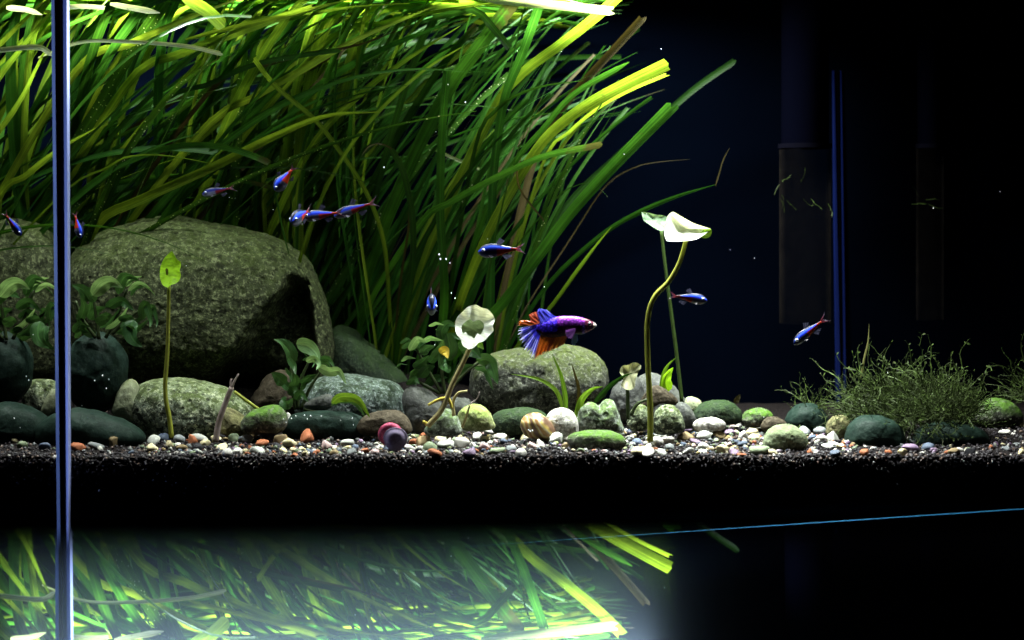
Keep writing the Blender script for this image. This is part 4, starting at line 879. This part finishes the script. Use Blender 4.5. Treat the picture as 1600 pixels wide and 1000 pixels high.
# ------------------------------------------------------------------ glass tube of the filter, and a second tube for its reflection
def pipe(x0, x1, y0, y1, Y, label, mossy):
    c = at((x0 + x1) / 2, y1, Y); r = (x1 - x0) / 2 * mpp(Y); H = (y1 - y0) * mpp(Y)
    t = empty('filter_tube', c); tag(t, label, 'tube')
    def cyl(name, r, z0, z1, mat):
        vs, fs = [], []; n = 40
        for z in (z0, z1):
            for i in range(n): vs.append(c + Vector((r * cos(2 * pi * i / n), r * sin(2 * pi * i / n), z)))
        for i in range(n): fs.append((i, (i + 1) % n, n + (i + 1) % n, n + i))
        return mesh(name, vs, fs, mat, t)
    g = NT('cloudy_tube'); lw = g.new('ShaderNodeLayerWeight'); lw.inputs['Blend'].default_value = .35; tr = g.new('ShaderNodeBsdfTransparent')
    g.b.inputs['Base Color'].default_value = (.008, .0068, .006, 1); g.b.inputs['Roughness'].default_value = .7; g.b.inputs['Specular IOR Level'].default_value = .0
    v = objvec(g); k = g.math('MULTIPLY', g.ramp(lw.outputs['Facing'], [(.25, .10), (.9, 1)]), g.ramp(g.noise(v, 70, 5, .7), [(.3, .35), (.7, 1)]))
    ms = g.new('ShaderNodeMixShader'); g.link(k, ms.inputs[0]); g.link(tr.outputs[0], ms.inputs[1]); g.link(g.b.outputs[0], ms.inputs[2]); g.link(ms.outputs[0], g.out.inputs['Surface'])
    cyl('wall', r, 0, H, g.m)
    cyl('collar', r * 1.05, H, H + .004, plain('tube_collar', (.0015, .0015, .003), .6, 0, 0)); cyl('upper_tube', r * .92, H + .004, H + .16, plain('tube_dark', (.0005, .0006, .0018), .7, 0, .0))
    vs, fs = [], []
    for k_ in range(mossy):
        a = random.uniform(pi, 2 * pi); p = c + Vector((r * 1.02 * cos(a), r * 1.02 * sin(a), H * random.uniform(.62, .85))); P = [p]
        d = Vector((random.gauss(0, 1), -.2, random.gauss(.2, .8))).normalized()
        for i in range(6): d = (d + Vector((random.gauss(0, .3), 0, random.gauss(0, .3)))).normalized(); P.append(P[-1] + d * .0022)
        gg, f = tube_geo(P, .0003, 3); b = len(vs); vs += gg; fs += [tuple(b + q for q in a_) for a_ in f]
    mesh('algae_thread', vs, fs, MOSS, t, smooth=False)
pipe(1218, 1298, 232, 505, .30, 'upright cloudy filter tube beside the twin blue corner lines', 9)
pipe(1432, 1474, 232, 500, .32, 'slimmer faint tube standing in for the filter tube reflection above the moss clump', 4)  # added tube takes the place of the first one's mirror image

# ------------------------------------------------------------------ fish
FT = tint_mat('tetra_skin', .30, .0, 0, 0, .22); FF = tint_mat('fin_skin', .4, 0, 0, .5); EW = plain('eye_silver', (.55, .6, .7), .2); EB = plain('eye_black', (.004, .004, .006), .1)
def loft(name, A, B, up, prof, colf, parent, mat, ns=30, nr=20, bend=0.0):
    """body from tail A to nose B; prof(t) -> (half height, half width, centre offset) in metres"""
    ax = (B - A); L = ax.length; T = ax.normalized(); side = T.cross(up).normalized(); U = side.cross(T).normalized(); vs, fs, cs = [], [], []
    for i in range(ns + 1):
        t = i / ns; h, w_, o = prof(t); c = A + ax * t + U * o + side * (bend * L * sin(pi * t))
        for k in range(nr):
            g = 2 * pi * k / nr; v = sin(g); vs.append(c + U * (h * v) + side * (w_ * cos(g))); cs.append(colf(t, v))
    for i in range(ns):
        for k in range(nr): k2 = (k + 1) % nr; fs.append((i * nr + k, i * nr + k2, (i + 1) * nr + k2, (i + 1) * nr + k))
    fs.append(tuple(range(nr))[::-1]); fs.append(tuple(ns * nr + k for k in range(nr)))
    return mesh(name, vs, fs, mat, parent, cols=cs), T, U, side
def fin(name, roots, tips, colf, parent, mat, nr=14, nl=8, ripple=.0006, jag=.06, nrm=Vector((0, 1, 0)), seed=0):
    """rayed fin between a root curve and a tip curve"""
    m = nr * 4; Rt = catmull(roots, m + 1); Tp = catmull(tips, m + 1); vs, fs, cs = [], [], []
    for i in range(m + 1):
        ray = .5 + .5 * cos(2 * pi * i / 4); e = 1 - jag * (1 - ray) - jag * .5 * abs(noise.noise(Vector((i // 4 * 3.7, seed, 0))))
        for j in range(nl + 1):
            f = j / nl; p = Rt[i].lerp(Tp[i], f * e)
            vs.append(p + nrm * (ripple * f * sin(i * .55 + seed) + (.00012 if ray > .6 else 0))); cs.append(colf(i / m, f, ray))
    for i in range(m):
        for j in range(nl): a = i * (nl + 1) + j; fs.append((a, a + 1, a + nl + 2, a + nl + 1))
    return mesh(name, vs, fs, mat, parent, cols=cs)
def ball(name, c, r, mat, parent, n=10, sq=None):
    vs, fs = [], []
    for i in range(n + 1):
        for k in range(n * 2): a = pi * i / n; g = pi * k / n; vs.append(c + Vector((r * sin(a) * cos(g), r * sin(a) * sin(g), r * cos(a))))
    m = n * 2
    for i in range(n):
        for k in range(m): fs.append((i * m + k, (i + 1) * m + k, (i + 1) * m + (k + 1) % m, i * m + (k + 1) % m))
    return mesh(name, vs, fs, mat, parent)
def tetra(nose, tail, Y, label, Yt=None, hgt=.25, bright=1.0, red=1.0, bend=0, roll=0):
    Yt = Y if Yt is None else Yt
    N, T0 = at(*nose, Y), at(*tail, Yt); ax = N - T0; L = ax.length; A = T0 + ax * .2
    t = empty('tetra', (N + T0) / 2); tag(t, label, 'fish', 'neon striped tetras in the tank')
    up = Vector((sin(roll), 0, cos(roll)))
    def prof(s):
        b = s ** .75; h = L * hgt * .5 * float(np.interp(s, [0, .12, .3, .5, .66, .8, .9, .96, 1], [.20, .27, .52, .86, 1, .93, .70, .46, .14]))
        return h, h * .46, L * .012 * sin(pi * s)
    def colf(s, v):
        blue = (.012 * bright, .05 * bright, 1.0 * bright); silver = (.06, .065, .11); back = (.014, .015, .03); rd = (.50 * red, .045 * red, .012)  # bright and red can put a fish's shade into its colours
        if .10 < v < .62 and s > .14: return blue if v < .45 else (.07 * bright, .16 * bright, 1.0 * bright)
        if v >= .62: return back
        if s < .52: return rd
        return silver if v > -.55 else (.17, .18, .22)
    o, T, U, sd = loft('body', A, N, up, prof, colf, t, FT, bend=bend)
    clear = lambda a, f, r: (.02 + .03 * r, .02 + .03 * r, .035 + .05 * r)
    e = L * .2
    fin('tail_fin', [A - U * .02 * L + T * .02 * L, A + T * .02 * L, A + U * .02 * L + T * .02 * L], [A - T * e - U * e * .62, A - T * e * .45, A - T * e - U * -e * .62], lambda a, f, r: (.22 * (1 - f) + .03, .03, .035 + .03 * r), t, FF, 8, 5, .0003, nrm=sd)
    d = A + T * L * .36 + U * L * hgt * .42
    fin('dorsal_fin', [d + T * L * .07, d - T * L * .05], [d + U * L * .14 - T * L * .03, d + U * L * .07 - T * L * .13], clear, t, FF, 6, 4, .0002, nrm=sd)
    a_ = A + T * L * .26 - U * L * hgt * .33
    fin('anal_fin', [a_ + T * L * .05, a_ - T * L * .12], [a_ - U * L * .11 - T * L * .03, a_ - U * L * .04 - T * L * .16], clear, t, FF, 6, 4, .0002, nrm=sd)
    for s in (-1, 1):
        q = A + T * L * .56 - U * L * hgt * .25 + sd * (s * L * hgt * .2)
        fin('pectoral_fin', [q + T * L * .015, q - T * L * .015], [q - U * L * .06 + sd * s * L * .05 - T * L * .03, q - U * L * .05 + sd * s * L * .03 - T * L * .08], clear, t, FF, 4, 3, .0001, nrm=sd)
        c = A + T * (L * .8 * .86) + U * L * .035 + sd * (s * L * hgt * .19)
        e_ = ball('eye', c, L * .036, EW, t); ball('pupil', c + sd * (s * L * .021) + T * L * .004, L * .022, EB, e_)
    return t
tetra((430,298), (462,258), .06, 'blue and red striped tetra diving head down above the largest boulder shoulder', hgt=.42, roll=-.5)
tetra((455,347), (487,326), .055, 'striped tetra turning its blue head, first of the three swimming in line', Yt=.085, hgt=.36)
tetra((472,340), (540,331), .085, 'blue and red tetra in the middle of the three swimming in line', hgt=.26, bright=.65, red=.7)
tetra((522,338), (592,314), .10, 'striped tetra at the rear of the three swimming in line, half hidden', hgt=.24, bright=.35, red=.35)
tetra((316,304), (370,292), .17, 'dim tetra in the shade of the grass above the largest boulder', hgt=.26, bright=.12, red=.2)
tetra((747,394), (822,388), .03, 'shiny blue tetra with orange tail swimming above the fighting fish', hgt=.30)
tetra((675,484), (673,455), .05, 'tetra facing the viewer head on above the broad leafy plant', Yt=.078, hgt=.52)
tetra((1105,470), (1043,461), .05, 'blue tetra swimming across behind the S-curved lily stem', hgt=.27, red=.5)
tetra((1240,538), (1294,494), .05, 'blue tetra diving in the dark water near the moss clump', hgt=.24, roll=.3)
tetra((33,368), (5,330), .04, 'refracted repeat of a small blue tetra, built solid, diving past the outer boulder beyond the blue corner seam', hgt=.30, roll=.5)  # added fish for the refracted view beyond the seam
tetra((126,372), (116,330), .07, 'small blue tetra hanging head down close beside the blue corner seam', hgt=.34, roll=.8)

def betta():
    Y = .028; u = mpp(Y); t = empty('fighting_fish', at(885, 512, Y)); tag(t, 'purple and orange fighting fish with fanned fins above the large oval mossy rock', 'fish')
    BS = tint_mat('betta_skin', .35, .0, 620, 0, .15); BF = tint_mat('betta_fin', .4, 0, 0, .35)
    top = [(838,508),(850,503),(862,497),(875,494),(890,493.5),(905,495),(918,498.5),(927,503),(932,507)]
    bot = [(838,517),(850,526),(862,528),(875,527),(890,523.5),(900,522.5),(911,522),(922,517),(932,510)]
    def pr(s):
        x = 838 + 94 * s
        def ip(a):
            for (x0, y0), (x1, y1) in zip(a, a[1:]):
                if x <= x1 + 1e-6: return y0 + (y1 - y0) * max(0, (x - x0) / (x1 - x0))
            return a[-1][1]
        yt, yb = ip(top), ip(bot); h = (yb - yt) / 2 * u
        return max(h, .0006), max(h, .0006) * (.5 + .2 * sin(pi * s)), (510 - (yt + yb) / 2) * u
    def colf(s, v):
        if s > .955: return (.75, .66, .66)
        if s > .80: return (.09, .010, .03) if v > .35 else ((.11, .02, .06) if v > -.3 else (.16, .05, .13))
        if s > .765 and v < .2: return (.14, .07, .50)
        a = (.13, .016, .26) if v > .0 else (.030, .006, .02)
        if s < .35 and v > -.25: a = (.05, .02, .62)
        if s < .5 and v < -.25: a = (.03, .008, .012)
        return a
    o, T, U, sd = loft('body', at(838, 510, Y), at(932, 510, Y), Vector((0, 0, 1)), pr, colf, t, BS, 48, 28)
    p = lambda x, y, d=0: at(x, y, Y + d)
    blue = lambda a, f, r: ((.62, .62, .90) if r > .8 and f > .30 else (.035, .03, .40 + .3 * r)) if f < .97 else (.5, .5, .7)
    orange = lambda a, f, r: (.48 + .1 * r, .075 + .07 * r, .012) if r > .35 else (.12, .015, .008)
    fin('tail_fin', [p(842,506), p(838,512), p(840,517), p(845,521)], [p(811,513), p(808,523), p(817,545), p(834,563)], blue, t, BF, 11, 12, .0014, .26, sd, 1)
    fin('tail_fin', [p(836,511,.001), p(838,508,.001), p(840,507,.001)], [p(809,508,.002), p(812,501,.002), p(824,500,.002)], orange, t, BF, 7, 7, .0006, .1, sd, 2)
    fin('dorsal_fin', [p(844,506), p(856,500), p(869,495.5)], [p(838,489), p(842,482), p(852,483)], lambda a, f, r: (.03 + .08 * r, .03 + .08 * r, .60) if r > .3 else (.012, .008, .10), t, BF, 9, 9, .0008, .12, sd, 3)
    fin('dorsal_fin', [p(838,508,.001), p(843,505,.001), p(848,502,.001)], [p(829,503,.001), p(827,491,.001), p(839,486,.001)], lambda a, f, r: (.30 + .1 * r, .05 + .03 * r, .03), t, BF, 8, 8, .0008, .08, sd, 4)
    fin('anal_fin', [p(846,521), p(856,526), p(868,527)], [p(833,564), p(845,557), p(857,549)], orange, t, BF, 10, 10, .001, .16, sd, 5)
    fin('anal_fin', [p(862,527,-.001), p(875,526,-.001), p(888,523,-.001)], [p(852,553,-.001), p(866,547,-.001), p(882,538,-.001)], lambda a, f, r: (.50, .11 + .08 * r, .03) if r > .3 else (.12, .02, .01), t, BF, 10, 10, .001, .14, sd, 6)
    fin('ventral_fin', [p(895,522,-.002), p(902,521,-.002)], [p(892,537,-.004), p(897,541,-.004), p(903,533,-.004)], lambda a, f, r: (.10, .16, .24), t, BF, 6, 6, .0004, .1, sd, 7)
    fin('pectoral_fin', [p(899,513,-.0075), p(899,518,-.0075)], [p(883,516,-.010), p(885,527,-.010), p(894,530,-.010)], lambda a, f, r: (.06 + .05 * r, .015 + .02 * r, .10 + .06 * r), t, BF, 7, 6, .0004, .1, sd, 8)
    for s, yy in ((-1, -1), (1, 1)):
        c = at(921, 505.5, Y) + Vector((0, yy * .0032, 0))
        e = ball('eye', c, 3.3 * u, plain('betta_eye', (.13, .11, .14), .2), t, 12); ball('pupil', c + Vector((0, yy * .0006, 0)), 2.5 * u, EB, e, 12)
betta()

# ------------------------------------------------------------------ drifting specks
def specks():
    vs, fs = [], []
    L = [(686,398,.05),(688,405,.05),(697,405,.05),(703,411,.05),(705,458,.1),(711,466,.1),(455,654,.06),(462,650,.06),(476,649,.06),(485,650,.06),(502,650,.06),(480,655,.06),(550,654,.06),(552,664,.06),(443,655,.05),(447,660,.05),(826,672,.035),(828,674,.035),(832,673,.035),(160,587,.07),(170,593,.07),(148,595,.07),(166,607,.07),(128,634,.07),(22,654,.06),(45,594,.08),(41,588,.08),(600,262,.05),(700,132,.1),(727,160,.1)]  # those on the dark stone stand in for glints on bubbles
    for _ in range(26): L.append((random.uniform(0, 1600), random.uniform(20, 680), random.uniform(.01, .12)))
    for i, (x, y, Y) in enumerate(L):
        c = at(x, y, Y); r = random.uniform(.7, 1.4) * mpp(Y) * (1 if i < 30 else .55); b = len(vs)
        vs += [c + Vector(d) * r for d in ((1, 0, 0), (-1, 0, 0), (0, 1, 0), (0, -1, 0), (0, 0, 1.5), (.3, 0, -1.5))]
        fs += [(b + p, b + q, b + s) for p, q, s in ((0, 2, 4), (2, 1, 4), (1, 3, 4), (3, 0, 4), (2, 0, 5), (1, 2, 5), (3, 1, 5), (0, 3, 5))]
    o = mesh('water_specks', vs, fs, plain('speck_white', (.8, .82, .85), .5)); tag(o, 'tiny white specks drifting in the water and bubble glints on the stones', kind='stuff')
specks()
